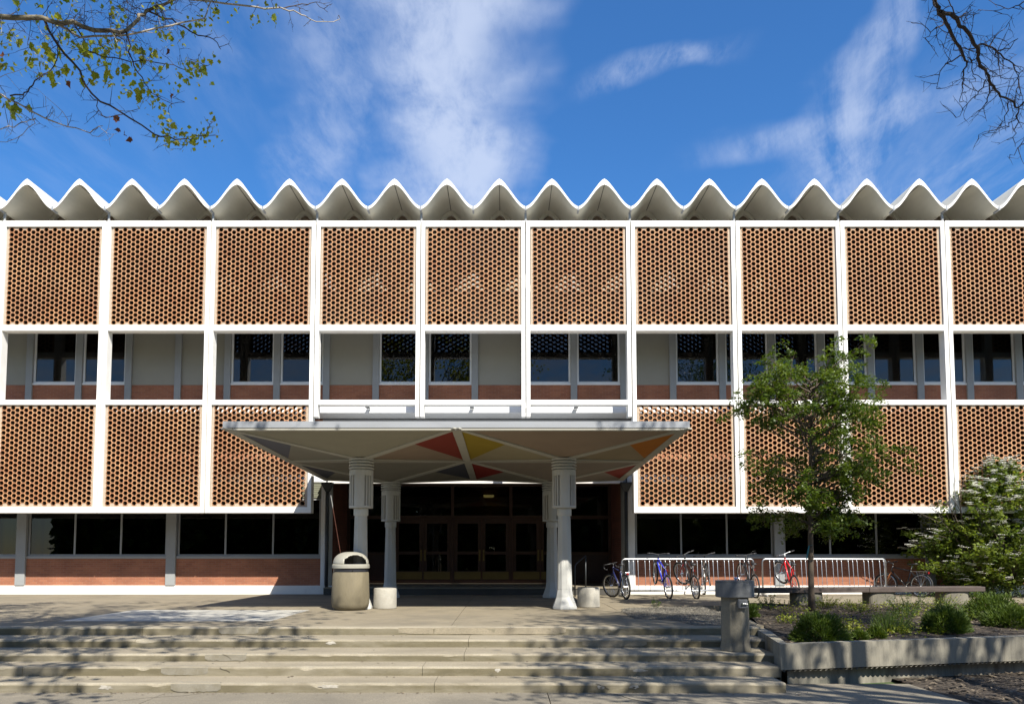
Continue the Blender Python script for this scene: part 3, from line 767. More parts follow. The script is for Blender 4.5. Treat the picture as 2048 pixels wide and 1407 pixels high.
# posts and rails of the doorway
FX = [-5.32, -3.78, -1.79, .20, 2.19, 3.56]
m = MB()
for x in FX: m.box(x-.05, YD-.05, .221, x+.05, YD+.09, 3.615)
for a, b in zip(FX[:-1], FX[1:]):
    m.box(a+.051, YD-.04, 2.40, b-.051, YD+.08, 2.52); m.box(a+.051, YD-.04, 3.52, b-.051, YD+.08, 3.612)
    m.box(a+.051, YD-.03, .221, b-.051, YD+.05, .318)
part(m, 'door_frame', 'door_wood')
for a, b in zip(FX[:-1], FX[1:]):
    w = part(MB().box(a+.052, YD+.02, 2.522, b-.052, YD+.03, 3.518), 'transom_pane', 'glass_dark')
for a, b in ((FX[0], FX[1]), (FX[4], FX[5])):
    m = MB(); m.box(a+.052, YD-.02, 1.2, b-.052, YD+.04, 1.28)
    sl = part(m, 'sidelight', 'door_wood')
    MB().box(a+.052, YD+.01, 1.282, b-.052, YD+.02, 2.398).build('pane', 'glass_dark', sl)
    MB().box(a+.052, YD+.0, .32, b-.052, YD+.02, 1.198).build('lower_panel', 'maroon_panel', sl)
for i in (1, 2, 3):
    a, b = FX[i]+.055, FX[i+1]-.055; c = (a+b)/2
    for (l, r, hs) in ((a, c-.006, 1), (c+.006, b, -1)):
        m = MB(); z0, z1 = .325, 2.395
        m.box(l, YD-.015, z0, l+.12, YD+.03, z1); m.box(r-.12, YD-.015, z0, r, YD+.03, z1)
        for za, zb in ((z0, .64), (1.20, 1.30), (2.25, z1)): m.box(l+.121, YD-.014, za, r-.121, YD+.029, zb)
        d = part(m, 'door', 'door_wood')
        MB().box(l+.121, YD+.0, .641, r-.121, YD+.012, 1.199).build('pane', 'glass_dark', d)
        MB().box(l+.121, YD+.0, 1.301, r-.121, YD+.012, 2.249).build('pane', 'glass_dark', d)
        MB().box(l+.02, YD-.022, .36, r-.02, YD-.017, .615).build('kick_plate', 'brass', d)
        hx = r-.06 if hs > 0 else l+.06
        h = MB(); h.box(hx-.03, YD-.02, .98, hx+.03, YD-.016, 1.36); h.tube([(hx, YD-.017, 1.04), (hx, YD-.07, 1.06), (hx, YD-.07, 1.28), (hx, YD-.017, 1.30)], .012, 8)
        h.build('handle', 'brass', d)
m = MB(); m.box(-.76, 28.0, 3.26, -.42, 28.3, 3.30); m.box(-.78, 27.98, 3.302, -.40, 28.32, 3.34)
part(m, 'ceiling_lamp', 'lamp_lit')

# ------------------------------------------------------------------ canopy
def canopy():
    cx0, cx1, y0, y1 = -5.44, 3.56, 14.9, 23.46
    ez = lambda y: 3.625-.021*(y-14.9)
    root = thing('entrance_canopy', (-.94, 17.25, 0), 'white umbrella-vault canopy with coloured soffit triangles on four fluted columns', 'canopy')
    ys = [y0, 19.4, y1]; xs = [cx0, -.94, cx1]
    cols = [(-3.19, 17.25), (1.31, 17.25), (-3.19, 21.75), (1.31, 21.75)]
    th = .125
    m = MB(); f = .012
    m.add([(cx0, y0, ez(y0)), (cx1, y0, ez(y0)), (cx1, y1, ez(y1)), (cx0, y1, ez(y1)), (cx0, y0, ez(y0)+th), (cx1, y0, ez(y0)+th), (cx1, y1, ez(y1)+th), (cx0, y1, ez(y1)+th)],
          [(4, 5, 6, 7), (0, 1, 5, 4), (1, 2, 6, 5), (2, 3, 7, 6), (3, 0, 4, 7)])
    m.build('roof_edge', 'fascia_metal', root)
    plain = {(0, 0): dict(F='soffit_cream', B='soffit_cream', L='soffit_grey', Rr='soffit_rose'), (1, 0): dict(F='soffit_rose', B='soffit_mauve', L='soffit_yellowish', Rr='soffit_tan'),
             (0, 1): dict(F='soffit_grey', B='soffit_grey', L='soffit_grey', Rr='soffit_grey'), (1, 1): dict(F='soffit_mauve', B='soffit_mauve', L='soffit_grey', Rr='soffit_mauve')}
    kite = {(0, 0): ('kite_slate', 'kite_red'), (1, 0): ('kite_yellow', 'kite_orange'), (0, 1): ('kite_navy', 'kite_navy'), (1, 1): ('kite_dark_red', 'kite_red')}
    dn = Vector((0, 0, -.03))
    ribs = MB()
    def bar(a, b, wa, wb, up, d=.025):
        a = Vector(a); b = Vector(b); t = (b-a).normalized(); n = Vector(up).normalized(); s_ = t.cross(n).normalized()
        q = [a-s_*wa, a+s_*wa, b+s_*wb, b-s_*wb]
        ribs.add([*q, *[v-n*d for v in q]], [(0, 1, 2, 3), (7, 6, 5, 4), (0, 4, 5, 1), (1, 5, 6, 2), (2, 6, 7, 3), (3, 7, 4, 0)])
    for iy in (0, 1):
        for ix in (0, 1):
            c = cols[iy*2+ix]; zc = 3.30 if iy == 0 else 3.20
            C = Vector((c[0], c[1], zc))
            FL = Vector((xs[ix], ys[iy], ez(ys[iy]))); FR = Vector((xs[ix+1], ys[iy], ez(ys[iy])))
            RL = Vector((xs[ix], ys[iy+1], ez(ys[iy+1]))); RR = Vector((xs[ix+1], ys[iy+1], ez(ys[iy+1])))
            e = Vector((0, 0, -.004))
            def tri(nm, mat, *p):
                m = MB(); m.add([v+e for v in p], [tuple(range(len(p)))]); m.build(nm, mat, root)
            pl, kt = plain[(ix, iy)], kite[(ix, iy)]
            Mf = (FL+FR)/2+Vector((0, 0, .0)); Mb = (RL+RR)/2
            Kf = C.lerp(Mf, .5)+Vector((0, 0, -.035)); Kb = C.lerp(Mb, .5)+Vector((0, 0, -.035))
            for side, A, B, K, M_ in (('F', FL, FR, Kf, Mf), ('B', RR, RL, Kb, Mb)):
                m = MB(); m.add([v+e for v in (C, A, M_, B, K)], [(0, 1, 4), (1, 2, 4), (2, 3, 4), (3, 0, 4)]); m.build('soffit_panel', pl[side], root)
            for side, A, B, col in (('L', FL, RL, kt[0]), ('Rr', FR, RR, kt[1])):
                P = C.lerp(A, .54)+Vector((0, 0, .02))
                m = MB(); m.add([v+e for v in (C, P, B)], [(0, 1, 2)]); m.build('soffit_panel', pl[side], root)
                m = MB(); m.add([v+e for v in (P, A, B)], [(0, 1, 2)]); m.build('soffit_triangle', col, root)
            for A in (FL, FR, RL, RR): bar(C, A, .10, .07, (0, 0, 1))
    # bands along the edges and between the four umbrellas
    lo = -.03
    for (a, b) in (((cx0+.09, y0), (cx0+.09, y1)), ((cx1-.09, y0), (cx1-.09, y1)), ((-.94, y0), (-.94, y1))):
        bar((a[0], a[1]+.01, ez(a[1])-.006), (b[0], b[1]-.01, ez(b[1])-.006), .09, .09, (0, 0, 1), .03)
    for y in (y0+.09, 19.4, y1-.09): bar((cx0+.19, y, ez(y)-.008), (cx1-.19, y, ez(y)-.008), .08, .08, (0, 0, 1), .034)
    ribs.build('soffit_rib', 'canopy_white', root)
    for k, (x, y) in enumerate(cols):
        dz = 0 if k < 2 else -.1
        m = MB(); m.lathe([(.285, 0), (.28, .05), (.20, .26), (.172, .42), (.14, 2.0), (.14, 2.06+dz)], 8, (0, 0, 0), caps=True)
        rot = Matrix.Rotation(R(22.5), 4, 'Z')
        m.v = [tuple(rot @ Vector(v)+Vector((x, y, 0))) for v in m.v]
        sh = m.build('column', 'column_white', root, bevel=.012)
        # flutes: raised fillets on the alternate faces of the shaft
        fl = MB()
        for q in range(8):
            a = R(45*q); ux, uy = math.cos(a), math.sin(a); r0, r1 = .159, .1305
            for w_ in (-.022, .022):
                px, py = -uy*w_, ux*w_
                fl.tube([(x+ux*r0+px*1.3, y+uy*r0+py*1.3, .44), (x+ux*r1+px, y+uy*r1+py, 2.0)], .006, 4)
        fl.build('fillet', 'column_white', sh)
        n_ = MB(); n_.lathe([(.152, 2.045+dz), (.16, 2.06+dz), (.16, 2.19+dz), (.152, 2.21+dz)], 24, (x, y, 0)); n_.build('neck', 'column_white', sh, auto=40)
        def grooves(a, z):
            a = math.degrees(a) % 90
            for g in (31, 45, 59):
                if abs(a-g) < 3.8: return .80
            return 1.
        cap = MB(); cap.lathe([(.16, 2.212+dz), (.262, 2.214+dz), (.262, 2.26+dz)], 144, (x, y, 0), caps=False)
        cap.lathe([(.262, 2.26+dz), (.262, 2.2601+dz), (.262, 2.93+dz), (.262, 2.9301+dz)], 144, (x, y, 0), caps=False, polar=lambda a, z, dz=dz: grooves(a, z) if 2.26 < z-dz < 2.9301 and True else 1.)
        cap.lathe([(.262, 2.9301+dz), (.262, 3.05+dz)], 144, (x, y, 0), caps=False)
        cap.build('capital', 'column_white', sh, auto=30)
        rg = MB(); prof = []
        for q in range(4):
            z = 3.052+dz+q*.066; prof += [(.215, z), (.215, z+.018), (.272, z+.022), (.278, z+.040), (.272, z+.058), (.215, z+.062)]
        rg.lathe(prof, 40, (x, y, 0)); rg.build('ring', 'column_white', sh, auto=50)
canopy()

# ------------------------------------------------------------------ street furniture
def trash():
    x, y = -3.34, 16.95
    root = thing('trash_can', (x, y, 0), 'round beige concrete litter bin with pale domed lid standing before the front left column', 'trash can')
    b = MB(); b.lathe([(.30, .0), (.33, .015), (.385, .07), (.40, .14), (.405, .3), (.385, .80), (.375, .815)], 48, (x, y, 0)); b.build('body', 'bin_concrete', root, auto=50)
    b = MB(); b.lathe([(.372, .817), (.374, .82), (.374, .885), (.36, .888)], 48, (x, y, 0)); b.build('band', 'bin_band', root, auto=40)
    b = MB(); b.lathe([(.392, .89), (.402, .90), (.402, .965), (.385, .985)], 48, (x, y, 0), caps=False); b.build('lid_rim', 'bin_lid', root, auto=40, solid=.02)
    # dome with an arched mouth that faces right of the camera
    m = MB(); n = 64; k = 20; vs = []; keep = []
    for i in range(k+1):
        t = i/k*math.pi/2
        for j in range(n):
            a = 2*math.pi*j/n; vs.append((x+.383*math.cos(a)*math.cos(t)**.72, y+.383*math.sin(a)*math.cos(t)**.72, .986+.262*math.sin(t)))
    m.v = vs
    ad = R(-62)
    for i in range(k):
        for j in range(n):
            a = 2*math.pi*(j+.5)/n; px, pz = None, None
            vx = vs[i*n+j]; dx, dy = vx[0]-x, vx[1]-y
            u = -dx*math.sin(ad)+dy*math.cos(ad); w = dx*math.cos(ad)+dy*math.sin(ad); h = (vx[2]-.986)/.19
            if w > .08 and (u/.27)**2+h*h < 1: continue
            m.f.append([i*n+j, i*n+(j+1) % n, (i+1)*n+(j+1) % n, (i+1)*n+j]); m.m.append(0); m.t.append(0)
    d = m.build('lid', 'bin_lid', root, smooth=True, solid=.018)
    b = MB(); b.lathe([(.355, .83), (.355, .99)], 32, (x, y, 0), caps=False); b.lathe([(.0, .835), (.355, .84)], 32, (x, y, 0), caps=False); b.build('liner', 'bin_band', root)
    b = MB(); b.lathe([(.011, 0), (.011, .012)], 8); b.v = [(x+.12+v[0], y-.374-v[2], .855+v[1]) for v in b.v]; b.build('bolt', 'chrome', root)
trash()
def drum(x, y, label):
    root = MB(); root.lathe([(.235, 0), (.252, .012), (.255, .05), (.252, .425), (.243, .445), (.20, .452), (.16, .447), (.0, .445)], 40, (x, y, 0), caps=False)
    o = root.build('concrete_drum', 'drum_concrete', auto=45, org=(x, y, 0)); tag(o, label, 'concrete drum', 'concrete drums beside the front columns'); return o
drum(-2.66, 17.4, 'pale sunlit concrete drum stool standing right of the litter bin')
drum(1.90, 17.85, 'grey concrete drum stool standing right of the front right column')

def fountain():
    x, y, z = 3.47, 11.86, -.249
    root = thing('drinking_fountain', (x, y, z), 'weathered concrete drinking fountain standing on the steps at the planter corner', 'drinking fountain')
    m = MB(); m.lathe([(.245, 0), (.235, .05), (.222, .12), (.212, .80)], 8, (0, 0, 0)); rot = Matrix.Rotation(R(10), 4, 'Z')
    m.v = [tuple(rot @ Vector(v)+Vector((x, y, z))) for v in m.v]; m.build('pedestal', 'fountain_concrete', root, bevel=.01)
    poly = []
    for i in range(40):
        a = 2*math.pi*i/40; c, s_ = math.cos(a), math.sin(a)
        poly.append((x+.27*abs(c)**.55*(1 if c > 0 else -1), y+.25*abs(s_)**.7*(1 if s_ > 0 else -1)))
    m = MB(); m.prism(poly, z+.795, z+1.02); o = m.build('basin', 'fountain_top', root, bevel=.015)
    inner = [(x+(px-x)*.8, y+(py-y)*.8) for px, py in poly]; m = MB(); n = len(poly)
    m.add([(*p, z+1.045) for p in poly]+[(*p, z+1.045) for p in inner]+[(*p, z+1.021) for p in inner]+[(*p, z+1.021) for p in poly],
          [(i, (i+1) % n, n+(i+1) % n, n+i) for i in range(n)]+[(n+i, n+(i+1) % n, 2*n+(i+1) % n, 2*n+i) for i in range(n)]+[(3*n+i, 3*n+(i+1) % n, (i+1) % n, i) for i in range(n)])
    m.build('basin_rim', 'fountain_top', root)
    m = MB(); m.box(x-.02, y-.255, z+.64, x+.12, y-.19, z+.775); b = m.build('valve_box', 'fountain_top', root, bevel=.012)
    m = MB(); m.tube([(x+.04, y-.25, z+.71), (x+.04, y-.285, z+.71)], .016, 10); m.tube([(x+.04, y-.28, z+.712), (x+.11, y-.28, z+.708)], .010, 8); m.build('push_handle', 'chrome', b)
    m = MB(); m.tube([(x+.01, y-.05, z+1.02), (x+.01, y-.05, z+1.06)], .014, 8); m.lathe([(.02, 0), (.03, .015), (.026, .035), (.0, .042)], 14, (x+.01, y-.05, z+1.058), caps=False); m.build('bubbler', 'bubbler', root, auto=60)
fountain()

def bench():
    A, B = Vector((5.72, 17.72, 0)), Vector((11.4, 18.62, 0)); t = (B-A).normalized(); n = Vector((-t.y, t.x, 0)); L_ = (B-A).length
    root = thing('long_bench', A, 'long dark timber bench on three concrete pedestals behind the planting bed', 'bench')
    def loc(u, v, z): p = A+t*u+n*v; return (p.x, p.y, z)
    def obox(m, u0, u1, v0, v1, z0, z1):
        q = [loc(u0, v0, 0), loc(u1, v0, 0), loc(u1, v1, 0), loc(u0, v1, 0)]; m.prism([(p[0], p[1]) for p in q], z0, z1)
    for k in range(3):
        v0 = -.05+k*.165
        for (u0, u1) in ((random.uniform(-.02, .03), 2.72), (2.726, L_+random.uniform(-.03, .02))):
            m = MB(); obox(m, u0, u1, v0, v0+.158, .318, .432+random.uniform(-.003, .003)); m.build('plank', 'timber', root, bevel=.01)
    for u in (1.28, 3.12, 5.03):
        m = MB(); c = A+t*u+n*.21
        
        pl = []
        for i in range(28):
            a_ = 2*math.pi*i/28; cc, ss = math.cos(a_), math.sin(a_); q = c+t*(.35*abs(cc)**.5*(1 if cc > 0 else -1))+n*(.22*abs(ss)**.6*(1 if ss > 0 else -1)); pl.append((q.x, q.y))
        m.prism(pl, -.03, .317); m.build('pedestal', 'fountain_concrete', root, bevel=.01)
bench()

def rail_post():
    root = thing('handrail', (1.99, 22.3, 0), 'thin grey handrail standing beside the right pair of columns', 'handrail')
    m = MB(); m.tube([(1.99, 22.3, 0), (1.99, 22.3, .86), (2.03, 22.33, .93), (2.4, 23.3, 1.16)], .021, 10); m.build('rail', 'pipe_dark', root, smooth=True)
    m = MB(); m.tube([(2.4, 23.3, 1.16), (2.4, 23.3, .221)], .021, 10); m.build('post', 'pipe_dark', root, smooth=True)
rail_post()

# ------------------------------------------------------------------ bike racks
def rack(p0, p1, label):
    A, B = Vector((*p0, 0)), Vector((*p1, 0)); L_ = (B-A).length; ang = math.atan2(B.y-A.y, B.x-A.x)
    root = thing('bike_rack', A, label, 'bike rack', 'galvanised bike racks by the brick wall', rot=(0, 0, ang))
    ORG[root.name] = (0, 0, 0)
    def arc(x, sgn):
        return [(x+sgn*.09*(1-math.cos(a)), 0, 1.06-.09+.09*math.sin(a)) for a in [math.pi/2*i/5 for i in range(5, -1, -1)]]
    top = [(0, 0, .0), (0, 0, .97)]+[(.09-.09*math.cos(a), 0, .97+.09*math.sin(a)) for a in [math.pi/2*i/5 for i in range(1, 6)]]
    top += [(L_-.09+.09*math.sin(a), 0, .97+.09*math.cos(a)) for a in [math.pi/2*i/5 for i in range(0, 6)]]+[(L_, 0, 0)]
    MB().tube(top, .024, 10).build('end_rail', 'galvanised', root, smooth=True)
    for v in (-.13, .13):
        MB().tube([(.0, v, .17), (L_, v, .17)], .018, 8).build('lower_rail', 'galvanised', root, smooth=True)
    for u in (.0, L_):
        m = MB(); m.tube([(u, -.34, .025), (u, .34, .025)], .02, 8); m.tube([(u, -.13, .17), (u, -.13, .03)], .014, 6); m.tube([(u, .13, .17), (u, .13, .03)], .014, 6); m.build('foot', 'galvanised', root, smooth=True)
    u = .19; bar = MB(); bar.tube([(0, 0, 1.045), (0, -.035, 1.03), (0, -.06, .98), (0, -.125, .19), (0, -.13, .155)], [.013, .013, .010, .008, .008], 6); bm_ = bar.mesh('bar', 'galvanised', True)
    back = MB(); back.tube([(0, -.13, .155), (0, 0, .165), (0, .13, .155)], .009, 6); bk = back.mesh('cross_bar', 'galvanised', True)
    while u < L_-.1:
        for k in range(3):
            if u+.13*k < L_-.06:
                share(bm_, 'bar', root, (u+.13*k, 0, 0)); share(bk, 'cross_bar', root, (u+.13*k, 0, 0))
        u += .26+.205
    return root
rack((3.30, 22.12), (7.15, 22.52), 'galvanised bike rack nearer the entrance, holding the blue bicycle')
rack((7.40, 22.5), (11.05, 22.72), 'galvanised bike rack behind the long bench, holding the red bicycle')

# ------------------------------------------------------------------ bicycles
def bike(pos, head, pitch, lean, frame, label, frame2=None, steer=0, drop=False, carrier=False, bars='black_plastic', seat_red=False, bottle=False, rimm='steel'):
    yaw = math.atan2(head[1], head[0])
    M = Matrix.Translation(pos) @ Matrix.Rotation(yaw, 4, 'Z') @ Matrix.Rotation(lean, 4, 'X') @ Matrix.Rotation(-pitch, 4, 'Y')
    root = bpy.data.objects.new('bicycle', None); COL.objects.link(root); root.matrix_world = M
    root['label'] = label; root['category'] = 'bicycle'; root['group'] = 'bicycles parked at the racks'; ORG[root.name] = (0, 0, 0)
    rw = .33; S = Matrix.Rotation(0, 4, 'Z')
    fa = Vector((1.05, 0, rw)); ht, hb = Vector((.84, 0, .86)), Vector((.885, 0, .70))
    ax = (ht-hb).normalized()
    ST = Matrix.Translation(hb) @ Matrix.Rotation(steer, 4, ax) @ Matrix.Translation(-hb)
    def xf(m, T): m.v = [tuple(T @ Vector(v)) for v in m.v]; return m
    I = Matrix.Identity(4)
    for c, T in ((Vector((0, 0, rw)), I), (fa, ST)):
        circ = lambda r, n=36: [(c.x+r*math.cos(2*math.pi*i/n), 0, c.z+r*math.sin(2*math.pi*i/n)) for i in range(n)]
        w = xf(MB().tube(circ(rw-.012), .024, 8, closed=True), T).build('wheel', 'rubber', root, smooth=True)
        xf(MB().tube(circ(rw-.045), .013, 6, closed=True), T).build('rim', rimm, w, smooth=True)
        s = MB()
        for i in range(20):
            a = 2*math.pi*i/20; s.tube([(c.x+.015*math.cos(a+.8), .025*(1 if i % 2 else -1), c.z+.015*math.sin(a+.8)), (c.x+(rw-.05)*math.cos(a), 0, c.z+(rw-.05)*math.sin(a))], .0022, 3)
        s.tube([(c.x, -.05, c.z), (c.x, .05, c.z)], .02, 8); xf(s, T).build('spokes', 'steel', w)
    bb, stp = Vector((.43, 0, .29)), Vector((.29, 0, .76)); f = MB()
    f.tube([bb, stp], .017, 8); f.tube([stp+Vector((.005, 0, -.03)), ht+Vector((0, 0, -.03))], .018, 8); f.tube([hb+Vector((0, 0, .03)), bb], .022, 8)
    f.tube([hb, ht], .021, 8)
    for y in (-1, 1):
        f.tube([bb+Vector((0, y*.03, 0)), Vector((.12, y*.045, .31)), Vector((0, y*.06, rw))], .010, 6)
        f.tube([stp+Vector((0, y*.018, -.04)), Vector((0, y*.06, rw))], .009, 6)
    f.build('frame', frame, root, smooth=True)
    k = MB()
    k.tube([hb, hb-ax*.03], .024, 8)
    for y in (-1, 1): k.tube([hb-ax*.03+Vector((0, y*.02, 0)), hb-ax*.05+Vector((.01, y*.055, -.02)), fa+Vector((0, y*.055, 0))], [.016, .017, .013], 8)
    xf(k, ST).build('fork', frame2 or frame, root, smooth=True)
    h = MB(); tp = ht+ax*.06
    h.tube([ht, tp, tp+Vector((.07, 0, .03))], .016, 8); c = tp+Vector((.07, 0, .03))
    if drop:
        h.tube([c+Vector((0, -.21, 0)), c+Vector((0, .21, 0))], .013, 8)
        for y in (-1, 1): h.tube([c+Vector((0, y*.21, 0)), c+Vector((.08, y*.215, -.01)), c+Vector((.10, y*.22, -.07)), c+Vector((.05, y*.225, -.13)), c+Vector((-.04, y*.23, -.14))], .013, 8)
    else:
        h.tube([c+Vector((-.05, -.31, .045)), c+Vector((-.03, -.15, .035)), c+Vector((0, -.05, 0)), c+Vector((0, .05, 0)), c+Vector((-.03, .15, .035)), c+Vector((-.05, .31, .045))], .012, 8)
    hb_ = xf(h, ST).build('handlebar', bars, root, smooth=True)
    if not drop:
        g = MB()
        for y in (-1, 1):
            g.tube([c+Vector((-.05, y*.20, .04)), c+Vector((-.055, y*.32, .046))], .018, 8); g.tube([c+Vector((0, y*.17, .03)), c+Vector((.05, y*.26, .0))], .007, 5)
        xf(g, ST).build('grip', 'black_plastic', hb_, smooth=True)
    s = MB(); s.tube([stp, Vector((.26, 0, .88))], .013, 8); s.build('seat_post', 'steel', root, smooth=True)
    pl = [(.40, .018), (.34, .022), (.28, .045), (.20, .075), (.13, .07), (.11, .04)]; s = MB(); n = len(pl)
    vs = [(x, w_, .90+.012*(x < .2)) for x, w_ in pl]+[(x, -w_, .90+.012*(x < .2)) for x, w_ in pl]+[(x, w_*.7, .935+.015*(x < .2)) for x, w_ in pl]+[(x, -w_*.7, .935+.015*(x < .2)) for x, w_ in pl]
    fs = []
    for i in range(n-1): fs += [(i, i+1, 2*n+i+1, 2*n+i), (n+i, 3*n+i, 3*n+i+1, n+i+1), (2*n+i, 2*n+i+1, 3*n+i+1, 3*n+i), (i, n+i, n+i+1, i+1)]
    fs += [(0, 2*n, 3*n, n), (n-1, 2*n-1, 4*n-1, 3*n-1)]; s.add(vs, fs); s.build('saddle', 'black_plastic', root, smooth=True)
    q = MB(); ring = [(bb.x+.095*math.cos(2*math.pi*i/24), -.05, bb.z+.095*math.sin(2*math.pi*i/24)) for i in range(24)]
    q.tube(ring, .006, 5, closed=True)
    for i in range(5): a = 2*math.pi*i/5; q.tube([(bb.x, -.05, bb.z), (bb.x+.092*math.cos(a), -.05, bb.z+.092*math.sin(a))], .006, 4)
    q.tube([(bb.x, -.055, bb.z+.095), (.0, -.045, rw+.04)], .005, 4); q.tube([(bb.x, -.055, bb.z-.095), (.0, -.045, rw-.04)], .005, 4)
    q.build('chainring', 'black_plastic', root)
    cr = MB(); cr.tube([(bb.x, -.06, bb.z), (bb.x+.12, -.075, bb.z-.12)], .010, 6); cr.tube([(bb.x, .06, bb.z), (bb.x-.12, .075, bb.z+.12)], .010, 6); cr.tube([(bb.x, -.06, bb.z), (bb.x, .06, bb.z)], .018, 8)
    cr = cr.build('crank', 'steel', root, smooth=True)
    for s_, x, z in ((-1, bb.x+.12, bb.z-.12), (1, bb.x-.12, bb.z+.12)):
        p = MB(); p.box(x-.045, min(s_*.085, s_*.17), z-.012, x+.045, max(s_*.085, s_*.17), z+.012); p.build('pedal', 'black_plastic', cr, bevel=.004)
    r = MB(); r.box(.085, -.02, .755, .095, .02, .785)
    if carrier:
        cg = MB()
        for y in (-.05, 0, .05): cg.tube([(.25, y, .72), (-.2, y, .72)], .006, 5)
        for y in (-.06, .06): cg.tube([(.1, y, .72), (0, y, rw)], .005, 5); cg.tube([(-.12, y, .72), (0, y, rw)], .005, 5)
        cg.tube([(-.2, -.05, .72), (-.2, .05, .72)], .006, 5); cg.build('luggage_rack', 'steel', root); r = MB(); r.box(-.225, -.03, .655, -.205, .03, .715)
    else:
        r.tube([(.09, 0, .78), (.28, 0, .80)], .006, 5)
    r.build('rear_reflector', 'reflector', root, bevel=.003)
    if bottle:
        b = MB(); b.lathe([(.03, 0), (.036, .01), (.036, .15), (.022, .18), (.0, .19)], 14, caps=False)
        T = Matrix.Translation(Vector((.62, 0, .42))) @ Matrix.Rotation(R(48), 4, 'Y'); xf(b, T).build('bottle', 'frame_white', root, smooth=True)
    return root
bike((3.24, 20.98, 0), (-.22, 1), 0, R(-3), 'frame_navy', 'dark navy bicycle with red rear lamp at the rack end by the entrance', steer=R(24), drop=True, carrier=True)
bike((4.47, 21.55, 0), (-.14, 1), R(21), R(-5), 'frame_blue', 'bright blue bicycle with white fork, front wheel hung over the rack', 'frame_white', steer=R(-10))
bike((5.16, 21.3, 0), (-.10, 1), R(20), R(-5), 'frame_black', 'black and red mountain bicycle, its front wheel raised over the rack', 'frame_red', steer=R(22))
bike((5.98, 23.48, 0), (-.08, -1), R(17), R(4), 'frame_silver', 'silver and black bicycle on the wall side behind the black and red one', 'frame_black', steer=R(-12))
bike((6.92, 21.75, 0), (-.03, 1), R(17), R(-2), 'frame_black', 'black and silver bicycle hung on the rack just behind the drinking fountain', 'frame_silver', steer=R(8))
bike((7.98, 21.62, 0), (.02, 1), R(21), R(-4), 'frame_red', 'red bicycle with silver handlebar and saddle above the bench', steer=R(20), bars='galvanised')
bike((11.62, 21.9, 0), (-.55, .9), 0, R(3), 'frame_black', 'black and orange bicycle standing at the far end of the rack', 'frame_orange', steer=R(10), carrier=True)

# ------------------------------------------------------------------ plants
def in_sight(p, mg=.0): return p.y > 1 and p.z-1.18 < .80*p.y+mg and abs(p.x) < .74*p.y+mg
def shades(q):
    # prunes unseen limbs to keep their shadow off the middle of the steps
    gx, gy = q.x-.461*(q.z+.3), q.y+.87*(q.z+.3); return -3.4 < gx < .5 and 8.5 < gy < 17.5
def grow(m, tips, p, d, L_, r, depth, spread, rnd, up=.12, n=6, wob=.22, ratio=.68, kids=(2, 3), clear=False):
    pts = [p]; rad = [r]; k = 4; q = p.copy(); dd = d.copy()
    for i in range(k):
        dd = (dd+Vector((rnd.gauss(0, wob), rnd.gauss(0, wob), rnd.gauss(0, wob)+up))*.5).normalized(); q = q+dd*L_/k
        if clear and (in_sight(q, .35) or shades(q)): return
        pts.append(q.copy()); rad.append(r*(1-.42*(i+1)/k))
    m.tube(pts, rad, max(3, n), caps=False)
    if depth == 0: tips.append((pts[-1], dd)); return
    for i in range(rnd.randint(*kids)):
        j = rnd.randint(2, k); a = rnd.uniform(.35, 1)*spread
        ax = dd.orthogonal().normalized(); ax.rotate(Matrix.Rotation(rnd.random()*6.283, 3, dd))
        nd = dd.copy(); nd.rotate(Matrix.Rotation(a, 3, ax))
        grow(m, tips, pts[j], nd, L_*ratio*rnd.uniform(.75, 1.2), rad[j]*.72, depth-1, spread, rnd, up, n-1, wob, ratio, kids, clear)
    if depth > 1: tips.append((pts[-1], dd))

def small_tree():
    x, y, z = 6.25, 16.0, .03; rnd = random.Random(21)
    root = thing('young_tree', (x, y, z), 'young slender tree with fine bright green leaves growing in the planting bed', 'tree')
    t = MB(); pts = [(x, y, z-.05), (x+.0, y, z+.6), (x+.01, y, z+1.3), (x+.03, y+.02, z+2.1), (x+.05, y, z+3.0), (x+.10, y+.02, z+3.9), (x+.22, y, z+4.7), (x+.3, y, z+5.1)]
    t.tube(pts, [.075, .058, .054, .048, .036, .026, .014, .006], 10); tips = []
    for k in range(104):
        h = rnd.uniform(1.6, 4.75) if k > 5 else 1.55+.09*k; a = rnd.random()*6.283
        i = min(6, max(1, int(h/.78))); base = Vector((x+.02+.05*(h/4), y, z+h))
        reach = 1.95*math.sin(math.pi*min(1, max(.06, (h-1.1)/4.2)))**.7*rnd.uniform(.55, 1.08)
        d = Vector((math.cos(a), math.sin(a), rnd.uniform(.25, .65))).normalized()
        grow(t, tips, base, d, reach*.62, .018, 2, .8, rnd, .03, 5, .24, .6)
    t.build('trunk', 'bark', root, smooth=True)
    c = MB()
    for p, d in tips:
        if p.z < 1.45: continue
        o = Vector((d.x, d.y, .12*d.z)); o = o.normalized() if o.length > .05 else Vector((1, 0, 0)); sd = Vector((-o.y, o.x, 0)); L_ = rnd.uniform(.22, .5); w = rnd.uniform(.10, .20); sh = rnd.gauss(0, .2)
        for k in range(rnd.randint(34, 70)):
            u = rnd.random()**.8; v = rnd.gauss(0, .55)*w*(1.1-abs(u-.5)); q = p+o*(L_*(u-.55))+sd*v+Vector((0, 0, rnd.gauss(0, .03)-abs(v)*.35-.12*u*u))
            c.leaf(q, rnd.uniform(.045, .10), 1.1, .45, min(1, max(0, .42+sh+rnd.gauss(0, .2))))
    c.build('crown', 'leaf_tree', root, tone=True)
    print('small tree leaves', len(c.f))
small_tree()
